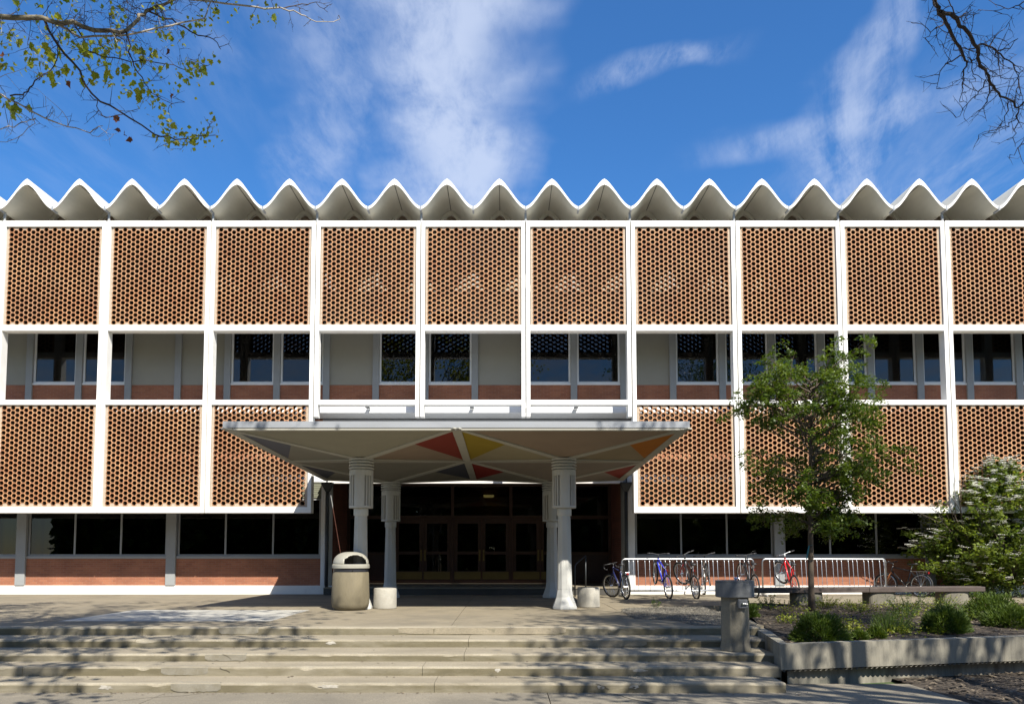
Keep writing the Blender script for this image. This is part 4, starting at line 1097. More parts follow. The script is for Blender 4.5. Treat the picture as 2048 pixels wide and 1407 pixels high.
o = MB(); o.add([(6.13, 15.93, 1.10), (6.155, 15.92, 1.10), (6.215, 15.93, 1.36), (6.19, 15.94, 1.37), (6.13, 15.934, 1.10), (6.155, 15.924, 1.10), (6.215, 15.934, 1.36), (6.19, 15.944, 1.37)],
                [(0, 1, 2, 3), (7, 6, 5, 4), (0, 4, 5, 1), (1, 5, 6, 2), (2, 6, 7, 3), (3, 7, 4, 0)])
o.tube([(6.2, 15.94, 1.365), (6.25, 15.94, 1.38), (6.30, 15.97, 1.38)], .004, 5)
tag(o.build('ribbon', 'ribbon', org=(6.15, 15.93, 1.1)), 'teal plastic ribbon tied to the trunk of the young tree', 'ribbon')

def dogwood():
    x, y, z = 14.1, 22.4, 0; rnd = random.Random(4)
    root = thing('flowering_shrub', (x, y, z), 'tall spreading shrub with layered green leaves and white blossoms by the brick wall', 'shrub')
    t = MB(); c = MB(); f = MB()
    for k in range(9):
        a = rnd.random()*6.283; p = Vector((x+.25*math.cos(a), y+.2*math.sin(a), -.03)); d = Vector((.35*math.cos(a), .3*math.sin(a), 1)).normalized()
        tips = []; grow(t, tips, p, d, rnd.uniform(1.5, 2.1), .04, 2, .7, rnd, .1, 6, .16)
    n = 0
    while n < 680:
        h = rnd.uniform(.25, 3.75); u = (h-.25)/3.5
        wmax = 2.32*(math.sin(math.pi*(.16+.76*u**.8))**.9)*(1-.12*u)
        if u > .6: wmax *= 1-(u-.6)*1.55
        wmax *= 1+.16*math.sin(9*h+2*h*h)
        a = rnd.random()*6.283; f_ = rnd.random()**.42; rr = wmax*f_
        p = Vector((x+rr*math.cos(a), y+.62*rr*math.sin(a), h+.12*rnd.random()))
        if p.y > 23.55: continue
        n += 1; o = Vector((math.cos(a), .7*math.sin(a), .18)).normalized(); sd = Vector((-o.y, o.x, 0)).normalized()
        L_ = rnd.uniform(.35, .75); w = rnd.uniform(.16, .32); inner = p-o*L_*.5
        t.tube([inner+o*L_*.2, p+o*L_*.4], [.007, .003], 4, caps=False)
        sh = rnd.gauss(0, .16)
        for q in range(rnd.randint(38, 62)):
            s_ = rnd.random(); v = rnd.gauss(0, .5)*w*(1-abs(s_-.45)); pos = inner+o*(L_*s_*1.1)+sd*v+Vector((0, 0, rnd.gauss(0, .055)-abs(v)*.3)); c.leaf(pos, rnd.uniform(.07, .13), 1.05, .65, min(1, max(0, .4+sh+rnd.gauss(0, .2))))
        if rnd.random() < .45+.55*u and (f_ > .6 or u > .75):
            for q in range(rnd.randint(4, 13)):
                s_ = rnd.uniform(.45, 1.1); pos = inner+o*(L_*s_*1.1)+sd*rnd.gauss(0, .2)*w+Vector((0, 0, .10+rnd.random()*.06))
                r_ = rnd.uniform(.044, .070)
                for e in range(4):
                    b_ = rnd.random()+e*math.pi/2; vx, vy = math.cos(b_)*r_, math.sin(b_)*r_
                    f.add([pos, pos+Vector((vx-vy*.5, vy+vx*.5, .012)), pos+Vector((vx*1.25, vy*1.25, .004)), pos+Vector((vx+vy*.5, vy-vx*.5, .012))], [(0, 1, 2, 3)])
    t.build('stem', 'bark', root, smooth=True)['kind'] = 'stuff'; c.build('foliage', 'leaf_dogwood', root, tone=True); f.build('blossom', 'petal', root)
    print('dogwood', len(c.f), len(f.f))
dogwood()

def blade(m, p, d, L_, w, tone):
    s_ = d.cross(Vector((random.gauss(0, 1), random.gauss(0, 1), .2)))
    if s_.length < 1e-4: s_ = d.orthogonal()
    s_.normalize(); m.tone = tone; e = p+d*L_
    mid = p+d*L_*.55+Vector((0, 0, .0)); m.add([p-s_*w, p+s_*w, mid+s_*w*.9, e, mid-s_*w*.9], [(0, 1, 2, 3, 4)])
def dome(x, y, rx, h, label, n=1500, mat='leaf_juniper', ry=None, name='low_shrub', group='dome-shaped green shrubs in the bed'):
    z = zbed(x, y); rnd = random.Random(int(x*131+y*17)); ry = ry or rx*.9
    root = thing(name, (x, y, z), label, 'shrub', group)
    m = MB(); ph = rnd.random()*6
    for k in range(int(n*2.6)):
        u = rnd.random()*6.283; v = math.acos(rnd.random()); lump = 1+.13*math.sin(3*u+ph)+.08*math.sin(5*u+2*ph+3*v)+.07*math.sin(7*v+ph)
        dr = Vector((math.sin(v)*math.cos(u), math.sin(v)*math.sin(u), math.cos(v))); q = rnd.uniform(.45, 1)**.5*lump*.92
        p = Vector((x+dr.x*rx*q, y+dr.y*ry*q, z+dr.z*h*q)); d = (dr+Vector((rnd.gauss(0, .35), rnd.gauss(0, .35), .35+rnd.gauss(0, .3)))).normalized()
        blade(m, p, d, rnd.uniform(.035, .08), rnd.uniform(.004, .008), min(1, max(0, q-.45+rnd.gauss(0, .2))))
    m.build('foliage', mat, root, tone=True)
    s = MB()
    for k in range(7):
        a = rnd.random()*6.283; s.tube([(x, y, z-.02), (x+rx*.3*math.cos(a), y+ry*.3*math.sin(a), z+h*.35), (x+rx*.6*math.cos(a), y+ry*.6*math.sin(a), z+h*.6)], [.012, .008, .004], 4)
    s.build('stem', 'bark', root)['kind'] = 'stuff'
dome(4.62, 11.62, .40, .40, 'dome-shaped green shrub in the bed corner nearest the fountain', 2300)
dome(6.98, 12.45, .37, .40, 'dome-shaped green shrub before the wall, right of the grassy clump', 2300)
dome(9.05, 14.6, .50, .46, 'largest dome-shaped green shrub, farther back at the right of the bed', 2300)
dome(8.55, 13.35, .42, .36, 'dome-shaped green shrub at the right edge, in front of the largest one', 2000)
dome(5.28, 11.72, .11, .13, 'tiny green shrub tuft, left one of two by the wall', 380)
dome(5.58, 11.82, .13, .17, 'small green shrub tuft, right one of two by the wall', 460)
dome(4.62, 14.9, .17, .26, 'narrow green shrub just right of the drinking fountain', 600)
dome(9.6, 13.6, .42, .42, 'dome-shaped green shrub half cut by the right edge of the view', 1500)

def herb(x, y, r, h, n, mat, label, leafy=True, name='bed_plant', group='small leafy plants in the bed'):
    z = zbed(x, y); rnd = random.Random(int(x*71+y*31)); root = thing(name, (x, y, z), label, 'plant', group)
    s = MB(); f = MB()
    for k in range(n):
        a = rnd.random()*6.283; q = r*math.sqrt(rnd.random()); p = Vector((x+q*.5*math.cos(a), y+q*.5*math.sin(a), z-.01)); e = Vector((x+q*math.cos(a)*1.1, y+q*math.sin(a)*1.1, z+h*rnd.uniform(.45, 1)))
        mid = p.lerp(e, .5)+Vector((rnd.gauss(0, .015), rnd.gauss(0, .015), .02)); s.tube([p, mid, e], [.0035, .003, .0015], 3, caps=False)
        for i in range(rnd.randint(5, 9) if leafy else 3):
            t = rnd.uniform(.25, 1.02); b = p.lerp(e, t)+Vector((rnd.gauss(0, .016), rnd.gauss(0, .016), rnd.gauss(0, .01))); f.leaf(b, rnd.uniform(.025, .05) if leafy else .03, .7, .5 if leafy else .2)
        if not leafy:
            for i in range(3): blade(f, p, (e-p+Vector((rnd.gauss(0, .08), rnd.gauss(0, .08), 0))).normalized(), (e-p).length*rnd.uniform(.5, 1), .004, rnd.random())
    s.build('stem', 'leaf_herb', root)['kind'] = 'stuff'; f.build('leaves', mat, root, tone=True)
herb(6.15, 12.55, .38, .42, 70, 'leaf_herb', 'grassy clump of thin upright stems in the middle of the bed', False)
herb(5.55, 12.6, .2, .2, 26, 'leaf_lime', 'yellow-green leafy plant left of the grassy clump')
herb(4.95, 13.9, .2, .2, 26, 'leaf_lime', 'yellow-green leafy plant right of the drinking fountain')
herb(6.85, 16.9, .4, .26, 46, 'leaf_lime', 'wide yellow-green plant under the bench, right of the tree trunk')
herb(5.72, 17.1, .26, .30, 26, 'leaf_herb', 'green plant before the left bench pedestal')
herb(8.35, 16.3, .42, .36, 50, 'leaf_herb', 'tall thin green plant before the middle bench pedestal')
herb(9.2, 16.6, .4, .34, 50, 'leaf_lime', 'yellow-green plant between the middle and right bench pedestals')
herb(10.2, 16.6, .45, .26, 50, 'leaf_lime', 'low yellow-green plant before the right bench pedestal')
herb(6.2, 12.2, .16, .16, 20, 'leaf_lime', 'small lime plant at the front of the grassy clump')
herb(6.6, 12.9, .13, .16, 16, 'leaf_lime', 'small lime plant left of the shrub by the wall')
herb(7.6, 14.9, .3, .24, 40, 'leaf_herb', 'green leafy plant in the mulch behind the front shrubs')
herb(7.3, 13.1, .15, .13, 14, 'leaf_lime', 'tiny lime plant between two front shrubs')
herb(11.0, 16.0, .5, .28, 50, 'leaf_lime', 'low yellow-green plant at the right edge beyond the largest shrub')
herb(3.3, 17.2, .12, .22, 10, 'leaf_herb', 'single weed growing in the gravel strip before the bicycles')
herb(5.0, 16.2, .3, .15, 22, 'leaf_herb', 'low green plant in the mulch left of the tree trunk')

herb(7.9, 13.6, .2, .2, 26, 'leaf_lime', 'yellow-green plant just behind the front right dome shrub')
herb(5.35, 13.6, .3, .22, 36, 'leaf_herb', 'loose green plant behind the corner dome shrub')
herb(8.9, 15.6, .36, .30, 44, 'leaf_herb', 'loose green plant left of the largest dome shrub')
herb(7.2, 16.0, .34, .26, 40, 'leaf_lime', 'yellow-green plant between the tree and the middle bench pedestal')
herb(6.9, 14.2, .26, .2, 30, 'leaf_lime', 'low yellow-green plant behind the grassy clump')
def hedge():
    rnd = random.Random(8); root = thing('low_hedge', (13.6, 21.6, 0), 'low strip of leafy ground plants under the blossoming shrub', 'hedge')
    m = MB(); s = MB()
    for k in range(3600):
        x = rnd.uniform(11.9, 17.5); y = 21.9+rnd.gauss(0, .28); h = (.17+.16*max(0, nz(x, y, 0, 1.6)+.4)+.12*(x > 13.5))*math.exp(-((y-21.9)/.5)**2)
        m.leaf((x, y, .01+h*rnd.random()**.5), rnd.uniform(.04, .075), .8, .5)
    for k in range(60):
        x = rnd.uniform(12, 17.4); s.tube([(x, 21.9+rnd.gauss(0, .2), -.01), (x+rnd.gauss(0, .05), 21.9, .2)], .005, 3)
    m.build('foliage', 'leaf_hedge', root, tone=True); s.build('stem', 'bark', root)['kind'] = 'stuff'
hedge()

# ---- the two big trees whose branches hang into the view
LIMBS = {
'A': [(-6.31, 8.2, 7.38), (-5.89, 8.28, 7.21), (-5.65, 8.36, 7.17), (-5.22, 8.44, 7.2), (-4.92, 8.52, 7.23), (-4.63, 8.6, 7.17), (-4.4, 8.68, 7.24), (-4.32, 8.76, 7.45), (-4.26, 8.84, 7.61), (-4.08, 8.92, 7.76), (-3.73, 9.0, 7.99)],
'A2': [(-5.61, 8.3, 7.12), (-5.87, 8.43, 6.77), (-5.83, 8.56, 6.55), (-5.84, 8.69, 6.49), (-5.66, 8.81, 6.42), (-5.32, 8.94, 6.29), (-5.01, 9.07, 6.25), (-4.91, 9.2, 6.4)],
'B': [(-5.16, 8.5, 7.24), (-4.87, 8.58, 7.09), (-4.39, 8.67, 7.2), (-3.91, 8.75, 7.36), (-3.55, 8.83, 7.5), (-3.51, 8.92, 7.8), (-3.48, 9.0, 8.03)],
'C': [(-4.34, 9.0, 7.9), (-3.6, 9.1, 7.92), (-3.07, 9.2, 7.93), (-2.8, 9.3, 7.98), (-2.57, 9.4, 7.97), (-2.4, 9.5, 7.94), (-2.12, 9.6, 8.05)],
'C2': [(-2.8, 9.3, 7.98), (-2.57, 9.4, 8.1), (-2.41, 9.5, 8.19), (-2.28, 9.6, 8.14)],
'D': [(-5.26, 8.5, 7.24), (-5.16, 8.6, 7.03), (-4.93, 8.7, 6.77), (-4.85, 8.8, 6.56), (-4.56, 8.9, 6.41), (-4.19, 9.0, 6.2), (-3.99, 9.1, 6.2), (-3.82, 9.2, 6.23), (-3.7, 9.3, 6.36), (-3.61, 9.4, 6.6)],
'F': [(-5.66, 8.6, 6.4), (-5.51, 8.64, 6.48), (-5.48, 8.68, 6.61), (-5.37, 8.72, 6.74), (-5.26, 8.76, 6.87), (-5.22, 8.8, 7.29)],
'G': [(-4.51, 8.9, 7.39), (-4.51, 8.98, 7.35), (-4.52, 9.07, 7.15), (-4.43, 9.15, 6.97), (-4.38, 9.23, 6.89), (-4.22, 9.32, 6.77), (-4.0, 9.4, 6.82)],
'H': [(-4.29, 8.9, 7.66), (-4.14, 8.98, 7.63), (-3.97, 9.06, 7.6), (-3.77, 9.14, 7.53), (-3.57, 9.22, 7.5), (-3.53, 9.3, 7.44)],
'I': [(-4.97, 8.6, 7.29), (-4.84, 8.7, 7.01), (-4.61, 8.8, 7.0), (-4.33, 8.9, 7.04), (-4.11, 9.0, 7.07), (-3.97, 9.1, 7.07), (-3.78, 9.2, 7.13), (-3.64, 9.3, 7.26)],
'J': [(-4.91, 8.9, 6.62), (-4.86, 8.97, 6.52), (-4.84, 9.05, 6.42), (-4.71, 9.12, 6.48), (-4.5, 9.2, 6.61)],
'K': [(-6.03, 9.0, 6.24), (-5.87, 9.03, 6.3), (-5.77, 9.07, 6.4), (-5.67, 9.1, 6.44), (-5.71, 9.13, 6.4), (-5.93, 9.17, 6.22), (-6.16, 9.2, 6.2)]}
LEAF = [(-5.76, 8.64, 6.79), (-5.85, 8.94, 6.99), (-5.8, 8.77, 7.23), (-5.83, 9.0, 7.31), (-5.76, 9.03, 7.19), (-5.5, 8.47, 6.94), (-5.32, 8.41, 6.7), (-5.73, 9.24, 7.2), (-5.33, 8.66, 7.05), (-5.22, 8.63, 6.67), (-5.79, 9.4, 7.14), (-5.43, 8.87, 7.09), (-5.57, 9.24, 7.81), (-5.46, 8.88, 7.57), (-5.67, 9.04, 7.77), (-5.01, 8.55, 7.5), (-5.47, 9.03, 7.17), (-5.51, 9.27, 7.33), (-5.25, 8.92, 6.91), (-5.25, 9.14, 7.09), (-5.28, 9.07, 7.49), (-4.9, 8.46, 6.94), (-5.35, 9.16, 7.45), (-5.1, 8.99, 7.25), (-4.91, 8.7, 6.95), (-4.73, 8.43, 6.89), (-5.15, 9.27, 7.35), (-4.85, 8.87, 7.13), (-4.9, 9.12, 7.23), (-5.03, 9.28, 7.51), (-4.81, 9.11, 7.25), (-4.97, 9.32, 7.45), (-4.55, 8.79, 7.19), (-4.74, 9.2, 7.64), (-4.62, 8.84, 6.67), (-4.97, 9.34, 7.05), (-4.79, 9.28, 7.15), (-4.29, 8.5, 6.68), (-4.35, 8.54, 6.65), (-4.52, 8.62, 7.02), (-4.64, 9.37, 7.47), (-4.26, 8.84, 7.07), (-4.28, 9.03, 7.16), (-4.04, 8.7, 6.93), (-4.29, 8.91, 7.03), (-4.04, 8.79, 6.85), (-4.03, 8.75, 7.22), (-4.09, 8.99, 7.38), (-3.99, 8.98, 7.34), (-4.01, 9.3, 7.61), (-3.81, 9.08, 7.55), (-3.79, 9.33, 7.79), (-3.65, 9.26, 7.78), (-3.65, 9.39, 8.04), (-3.49, 9.07, 7.73), (-3.44, 8.56, 7.26), (-3.8, 9.26, 7.72), (-3.4, 9.36, 7.97), (-3.15, 9.3, 7.85), (-2.97, 8.97, 7.61), (-2.83, 9.11, 7.72), (-2.75, 8.61, 7.49), (-2.83, 9.23, 7.94), (-3.05, 8.97, 7.83), (-4.28, 8.68, 6.6), (-4.1, 8.46, 6.45), (-4.43, 9.25, 6.83), (-4.43, 9.39, 6.93), (-4.14, 8.49, 6.32), (-4.51, 9.2, 6.82), (-4.13, 8.81, 6.39), (-3.93, 8.55, 6.23), (-3.93, 8.69, 6.33), (-4.21, 9.17, 6.47), (-4.21, 9.27, 6.53), (-3.32, 8.44, 6.7), (-3.61, 9.01, 7.09), (-3.47, 8.44, 6.63), (-3.65, 9.12, 7.06), (-3.51, 8.73, 6.76), (-3.84, 9.28, 7.11), (-4.08, 9.38, 7.12), (-3.81, 8.91, 6.77), (-3.97, 9.4, 7.08), (-3.66, 8.71, 6.85), (-3.75, 8.48, 5.98), (-3.98, 9.0, 6.23), (-3.79, 8.43, 5.9), (-3.69, 8.6, 5.95), (-3.78, 8.81, 6.02), (-3.83, 9.01, 6.16), (-3.74, 8.56, 5.82), (-3.52, 8.44, 5.74), (-3.84, 9.27, 6.24), (-3.54, 8.71, 5.97), (-3.74, 9.36, 6.35), (-3.74, 9.3, 6.34), (-3.41, 8.78, 6.1), (-3.47, 8.86, 6.16), (-3.43, 8.92, 6.3), (-4.17, 9.04, 6.14), (-4.04, 9.0, 6.11), (-5.97, 8.96, 6.5), (-5.95, 9.02, 6.53), (-6.11, 9.34, 6.65), (-5.77, 8.91, 6.44), (-4.87, 8.83, 6.72), (-4.98, 9.12, 6.99), (-4.54, 8.64, 6.7), (-4.04, 8.7, 7.53), (-4.41, 9.38, 8.01), (-4.0, 8.92, 7.76), (-5.34, 8.95, 7.67), (-5.29, 8.41, 6.82), (-5.29, 8.82, 7.24), (-5.49, 8.98, 7.33), (-4.6, 8.42, 7.39), (-4.74, 9.02, 7.7), (-4.66, 9.03, 7.67), (-5.68, 8.46, 7.16), (-5.93, 9.03, 7.84), (-5.96, 8.87, 7.22)]
DEAD = [(-4.1, 9.1, 7.27), (-4.02, 9.1, 6.7), (-5.28, 9.1, 6.86), (-4.7, 9.1, 6.43), (-4.67, 9.1, 6.27), (-4.59, 9.1, 6.21), (-4.52, 9.1, 6.16), (-6.1, 9.1, 7.23)]
RB = {'R1': [(4.77, 8.4, 7.71), (4.85, 8.49, 7.61), (4.93, 8.57, 7.54), (5.03, 8.66, 7.5), (5.16, 8.74, 7.38), (5.31, 8.83, 7.26), (5.43, 8.91, 7.15), (5.55, 9.0, 7.09)], 'R1b': [(5.55, 9.0, 7.09), (5.51, 9.03, 6.95), (5.53, 9.05, 6.86), (5.53, 9.07, 6.77), (5.5, 9.1, 6.64)], 'R2': [(5.02, 8.6, 7.41), (5.22, 8.67, 7.41), (5.34, 8.74, 7.35), (5.48, 8.81, 7.27), (5.6, 8.88, 7.2), (5.65, 8.95, 7.11), (5.72, 9.02, 7.03), (5.82, 9.08, 6.99), (5.92, 9.15, 6.9), (6.05, 9.22, 6.83), (6.23, 9.29, 6.78), (6.37, 9.36, 6.71), (6.51, 9.43, 6.84), (6.72, 9.5, 6.94)], 'R3': [(5.68, 9.0, 7.29), (5.81, 9.06, 7.34), (5.96, 9.11, 7.31), (6.09, 9.17, 7.26), (6.24, 9.23, 7.21), (6.35, 9.29, 7.12), (6.38, 9.34, 6.98), (6.38, 9.4, 6.88)], 'R4': [(5.89, 9.2, 7.0), (5.84, 9.25, 6.89), (5.8, 9.3, 6.83), (5.71, 9.35, 6.72), (5.63, 9.4, 6.62)], 'R5': [(6.4, 9.4, 6.72), (6.41, 9.45, 6.63), (6.34, 9.5, 6.58), (6.23, 9.55, 6.55), (6.03, 9.6, 6.51)], 'R6': [(5.41, 8.9, 7.09), (5.29, 8.93, 7.04), (5.22, 8.95, 6.97), (5.17, 8.97, 6.86), (5.17, 9.0, 6.75)], 'R7': [(5.19, 8.8, 7.42), (5.09, 8.8, 7.38), (5.01, 8.8, 7.29), (4.92, 8.8, 7.25)], 'R8': [(5.17, 8.6, 7.36), (5.12, 8.57, 7.44), (5.08, 8.53, 7.54), (5.05, 8.5, 7.63)], 'R9': [(6.42, 9.0, 7.95), (6.3, 9.05, 7.87), (6.19, 9.1, 7.84), (6.06, 9.15, 7.83), (5.85, 9.2, 7.88)], 'R10': [(5.91, 9.1, 7.36), (6.02, 9.15, 7.53), (6.17, 9.2, 7.66)], 'R11': [(5.98, 9.1, 7.3), (6.16, 9.15, 7.35), (6.31, 9.2, 7.51)], 'R12': [(5.93, 9.2, 6.96), (5.94, 9.23, 6.79), (5.9, 9.27, 6.68), (5.85, 9.3, 6.64)], 'R13': [(6.22, 9.3, 6.77), (6.24, 9.33, 6.66), (6.18, 9.37, 6.53), (6.06, 9.4, 6.38)], 'R14': [(6.4, 9.4, 6.69), (6.4, 9.43, 6.51), (6.38, 9.47, 6.41), (6.42, 9.5, 6.3)], 'R15': [(5.68, 9.0, 7.26), (5.55, 9.05, 7.28), (5.45, 9.1, 7.3)], 'R16': [(5.95, 9.1, 7.3), (6.03, 9.15, 7.14), (6.07, 9.2, 7.02)], 'R17': [(5.24, 8.7, 7.43), (5.34, 8.73, 7.45), (5.42, 8.77, 7.53), (5.52, 8.8, 7.59)], 'R18': [(5.69, 9.0, 7.09), (5.61, 9.03, 7.14), (5.65, 9.07, 6.99), (5.7, 9.1, 6.9)], 'R19': [(6.48, 9.4, 6.29), (6.42, 9.45, 6.26), (6.35, 9.5, 6.2)]}
def wobble(pts, rnd, amp, sub=3):
    o = []
    for a, b in zip(pts[:-1], pts[1:]):
        a, b = Vector(a), Vector(b)
        for i in range(sub):
            q = a.lerp(b, i/sub); o.append(q+Vector((rnd.gauss(0, amp), rnd.gauss(0, amp), rnd.gauss(0, amp))))
    o.append(Vector(pts[-1])); return o
def twigs(m, pts, rnd, every, L_, r, pref=None, sub=1):
    for p in pts[2::every]:
        d = Vector((rnd.gauss(0, 1), rnd.gauss(0, .5), rnd.gauss(0, .9)))
        if pref: d += Vector(pref)
        d.normalize(); l = L_*rnd.uniform(.4, 1.2); q = [p]; dd = d.copy()
        for i in range(5): dd = (dd+Vector((rnd.gauss(0, .22), rnd.gauss(0, .2), rnd.gauss(0, .22)))).normalized(); q.append(q[-1]+dd*l/5)
        m.tube(q, [r*(1-.7*i/5) for i in range(6)], 4, caps=False)
        if sub and l > .12: twigs(m, q, rnd, 1 if sub > 1 else 2, L_*.5, r*.65, pref, sub-1)
def leaf_mesh(k, name='leaf', mat='leaf_plane', curl=.15):
    # a five-lobed plane leaf hanging from its stalk
    rnd = random.Random(k); m = MB(); prof = [(0, 0), (.18, -.06), (.5, .10), (.34, .34), (.46, .56), (.24, .62), (.13, .78), (0, 1.0)]
    vs = [(0, 0, 0)]; ring = [(x, y) for x, y in prof]+[(-x, y) for x, y in prof[-2:0:-1]]
    vs = [(x*(1+rnd.uniform(-.1, .1)), abs(x)*curl*1.2-curl*(y-.5)**2+rnd.uniform(-.03, .03), -y) for x, y in ring]; c = len(vs); vs.append((0, 0, -.42))
    m.add(vs, [(i, (i+1) % c, c) for i in range(c)]); m.tone = 0
    m.tube([(0, 0, .28), (0, .02, .14), (0, 0, 0)], .014, 3, caps=False)
    m.t = [(k % 8)/8]*len(m.f); return m.mesh(name, mat, tone=True)
def plane_tree():
    rnd = random.Random(77); x, y = -9.2, 3.2
    root = thing('plane_tree', (x, y, ZL), 'plane tree whose mossy limbs and young lime leaves hang in at the upper left', 'tree')
    t = MB(); t.tube([(x, y, ZL-.1), (x+.05, y, 1.2), (x+.1, y+.1, 3.2), (x+.5, y+.9, 5.2), (x+1.2, y+2.4, 6.6), (-7.3, 7.0, 7.45), (-6.31, 8.2, 7.38)], [.36, .30, .27, .22, .16, .10, .06], 12)
    tips = []
    for p, d, l in (((x+.1, y+.1, 3.2), (.45, -.3, .8), 3.0), ((x+.1, y+.1, 3.0), (-.6, .2, .8), 2.8), ((x+.5, y+.9, 5.2), (.85, -.1, .5), 3.0), ((x+.3, y+.5, 4.4), (.8, .25, .45), 3.2), ((x+1.2, y+2.4, 6.6), (.8, .15, .35), 2.6), ((x+1.0, y+1.9, 6.2), (.2, .2, 1), 2.6), ((x+.5, y+.9, 5.2), (.25, -.1, 1), 3.8), ((x+.5, y+.9, 5.3), (.55, .1, 1), 4.2), ((x+1.2, y+2.4, 6.6), (.5, .0, 1), 3.4), ((x+1.2, y+2.2, 6.6), (1, .05, .42), 4.4), ((x+1.0, y+1.6, 6.2), (1, -.2, .42), 4.6), ((x+.6, y+.9, 5.4), (1, -.1, .5), 4.8), ((x+1.1, y+2.0, 6.4), (1, .2, .5), 4.0)):
        grow(t, tips, Vector(p), Vector(d).normalized(), l, .13, 4, .75, rnd, .08, 8, .2, .74, clear=True)
    t.build('trunk', 'bark_plane', root, smooth=True)
    lb = MB(); pale = MB(); dark = MB(); allp = []
    rads = {'A': (.034, .014), 'A2': (.016, .004), 'B': (.014, .006), 'C': (.014, .004), 'C2': (.007, .003), 'D': (.016, .004), 'F': (.009, .005), 'G': (.010, .003), 'H': (.013, .004), 'I': (.008, .003), 'J': (.006, .003), 'K': (.006, .003)}
    for k, pts in LIMBS.items():
        q = wobble(pts, rnd, .012 if k != 'B' else .006); a, b = rads[k]; n = len(q)
        mm = lb if k in ('A',) else (pale if k in ('A2', 'B', 'C', 'K') else dark)
        mm.tube(q, [a+(b-a)*i/(n-1) for i in range(n)], 8 if k == 'A' else 6, caps=False); allp += q[2:]
        twigs(dark, q, rnd, 2 if k != 'A' else 1, .40 if k in ('A', 'I', 'G') else .26, .0040, None, 2 if k in ('A', 'I', 'F') else 1)
        if k == 'A': twigs(dark, q[3:], rnd, 1, .45, .0045, (.2, 0, -.5), 2)
        if k in ('A', 'A2'): twigs(pale, q, rnd, 2, .5, .004, (.4, 0, -.2), 1)
    lb.build('limb', 'bark_plane', root, smooth=True); pale.build('pale_branch', 'twig_pale', root, smooth=True)
    LM = [leaf_mesh(k) for k in range(8)]; DM = leaf_mesh(20, 'dead_leaf', 'leaf_dead', .5)
    n = 0; tg = dark
    def put(p, s_, me=None, name='leaf'):
        e = Euler((rnd.gauss(0, .55), rnd.gauss(0, .45), rnd.random()*6.283))
        o = share(me or LM[rnd.randrange(8)], name, root, (p[0]-x, p[1]-y, p[2]-ZL+.04), e, (s_, s_, s_))
    for p in LEAF:
        p = Vector(p); s_ = rnd.uniform(.066, .112) if p.x < -4.0 else rnd.uniform(.055, .082)
        near = min(allp, key=lambda q: (q-p).length)
        if (near-p).length < .22: tg.tube([near, near.lerp(p, .6)+Vector((0, 0, .02)), p+Vector((0, 0, .05))], [.004, .003, .002], 4, caps=False)
        put(p, s_); n += 1
        for k in range(2 if p.x < -4.2 else 1):
            if n < 292 and rnd.random() < .8: put(p+Vector((rnd.gauss(0, .06), rnd.gauss(0, .06), rnd.gauss(0, .05))), s_*rnd.uniform(.55, .95)); n += 1
    sm = MB()
    for k in range(620):
        q = Vector(LEAF[rnd.randrange(len(LEAF))]); q += Vector((rnd.gauss(0, .07), rnd.gauss(0, .10), rnd.gauss(0, .06)))
        if q.x > -3.5 and rnd.random() < .6: continue
        sm.leaf(q, rnd.uniform(.035, .065), .5, .85)
    sm.build('small_leaves', 'leaf_plane', root, tone=True)['kind'] = 'stuff'
    for p in DEAD: put(p, rnd.uniform(.07, .095), DM, 'dead_leaf')
    dark.build('twigs', 'twig_dark', root, smooth=True)['kind'] = 'stuff'
    fol = MB()
    for p, d in tips:
        # young leaves of the part of the tree above and beside the view
        if in_sight(p, 1.2) or shades(p): continue
        for k in range(rnd.randint(14, 26)): fol.leaf(p+Vector((rnd.gauss(0, .24), rnd.gauss(0, .24), rnd.gauss(0, .2))), rnd.uniform(.11, .19), .6, .9)
    fol.build('foliage', 'leaf_plane', root, tone=True)
    print('plane leaves', n, 'fol', len(fol.f), 'trunk', len(t.f))
plane_tree()
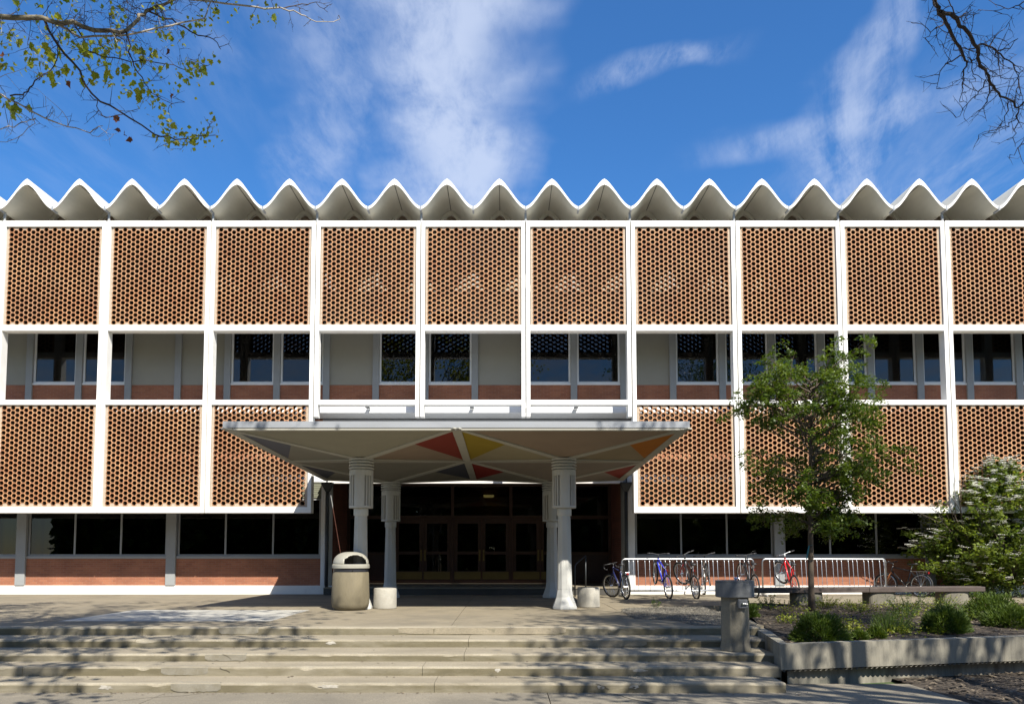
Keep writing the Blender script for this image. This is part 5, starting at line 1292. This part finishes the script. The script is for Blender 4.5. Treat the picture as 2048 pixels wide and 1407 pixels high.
def bare_tree():
    rnd = random.Random(15); x, y = 9.6, 2.6
    root = thing('bare_tree', (x, y, ZL), 'bare dark-twigged tree whose gnarled branch hangs in at the upper right', 'tree')
    t = MB(); t.tube([(x, y, ZL-.1), (x-.05, y, 1.5), (x-.1, y+.2, 3.4), (x-.6, y+1.2, 5.6), (x-1.8, y+3.2, 7.6), (5.6, 7.6, 8.15), (4.77, 8.4, 7.71)], [.32, .27, .24, .19, .12, .06, .03], 12)
    tips = []
    for p, d, l in (((x-.1, y+.2, 3.4), (-.5, .0, .8), 2.9), ((x-.1, y+.2, 3.2), (.6, .1, .8), 2.8), ((x-.6, y+1.2, 5.6), (-.7, .1, .5), 2.6), ((x-.6, y+1.2, 5.4), (.5, .5, .6), 2.6), ((x-1.2, y+2.2, 6.7), (-.3, .3, .8), 2.3), ((x-.3, y+.6, 4.4), (-.75, -.1, .55), 2.8), ((x-.6, y+1.2, 5.6), (-.15, -.1, 1), 3.8), ((x-.8, y+1.6, 6.0), (-.5, -.1, 1), 3.8), ((x-.6, y+1.0, 5.5), (-.9, -.1, .6), 3.6), ((x-.2, y+.6, 5.0), (.2, .6, .9), 3.4), ((x+.0, y+.3, 4.6), (.8, .1, .7), 3.6)):
        grow(t, tips, Vector(p), Vector(d).normalized(), l, .12, 4, .75, rnd, .08, 8, .2, .74, clear=True)
    t.build('trunk', 'bark', root, smooth=True)
    d = MB()
    rads = {'R1': (.030, .012), 'R2': (.024, .009), 'R3': (.012, .004), 'R1b': (.010, .003)}
    for k, pts in RB.items():
        a, b = rads.get(k, (.008, .0028)); q = wobble(pts, rnd, .011); n = len(q)
        d.tube(q, [a+(b-a)*i/(n-1) for i in range(n)], 6, caps=False)
        twigs(d, q, rnd, 1 if k in ('R1', 'R2', 'R3') else 2, .30, .0046, (.1, 0, -.25), 1)
    d.build('branch', 'twig_dark', root, smooth=True)
    fol = MB()  # unseen leaf clumps, added to shade the fountain and planter
    for p, dd in tips:
        if in_sight(p, 1.4) or shades(p): continue
        for k in range(rnd.randint(16, 30)): fol.leaf(p+Vector((rnd.gauss(0, .3), rnd.gauss(0, .3), rnd.gauss(0, .22))), rnd.uniform(.09, .15), .6, .9)
    fol.build('foliage', 'leaf_tree', root, tone=True)
    print('bare fol', len(fol.f))
bare_tree()
# wood behind the viewer, added dense to cut sky light and darken window reflections
def tree_belt():
    rnd = random.Random(31); t = MB()
    for i in range(14):
        x = -35+5.2*i+rnd.uniform(-1, 1); y = -19+rnd.uniform(-3, 2); H = rnd.uniform(11, 14)
        t.tube([(x, y, ZL-.1), (x+.1, y, 3), (x, y+.2, H*.8)], [.35, .28, .1], 8, 0)
        for k in range(3600):
            u = rnd.random()**.8; h = .1+H*u; r_ = (3.6 if u < .75 else 3.6*(1-(u-.75)*2.6))*rnd.random()**.5; a = rnd.random()*6.283
            t.leaf((x+r_*math.cos(a), y+r_*math.sin(a), ZL+h), rnd.uniform(.7, 1.2), .5, .9, mi=1)
    t.build('tree_belt', ['bark', 'leaf_tree'], tone=True, kind='stuff')
tree_belt()
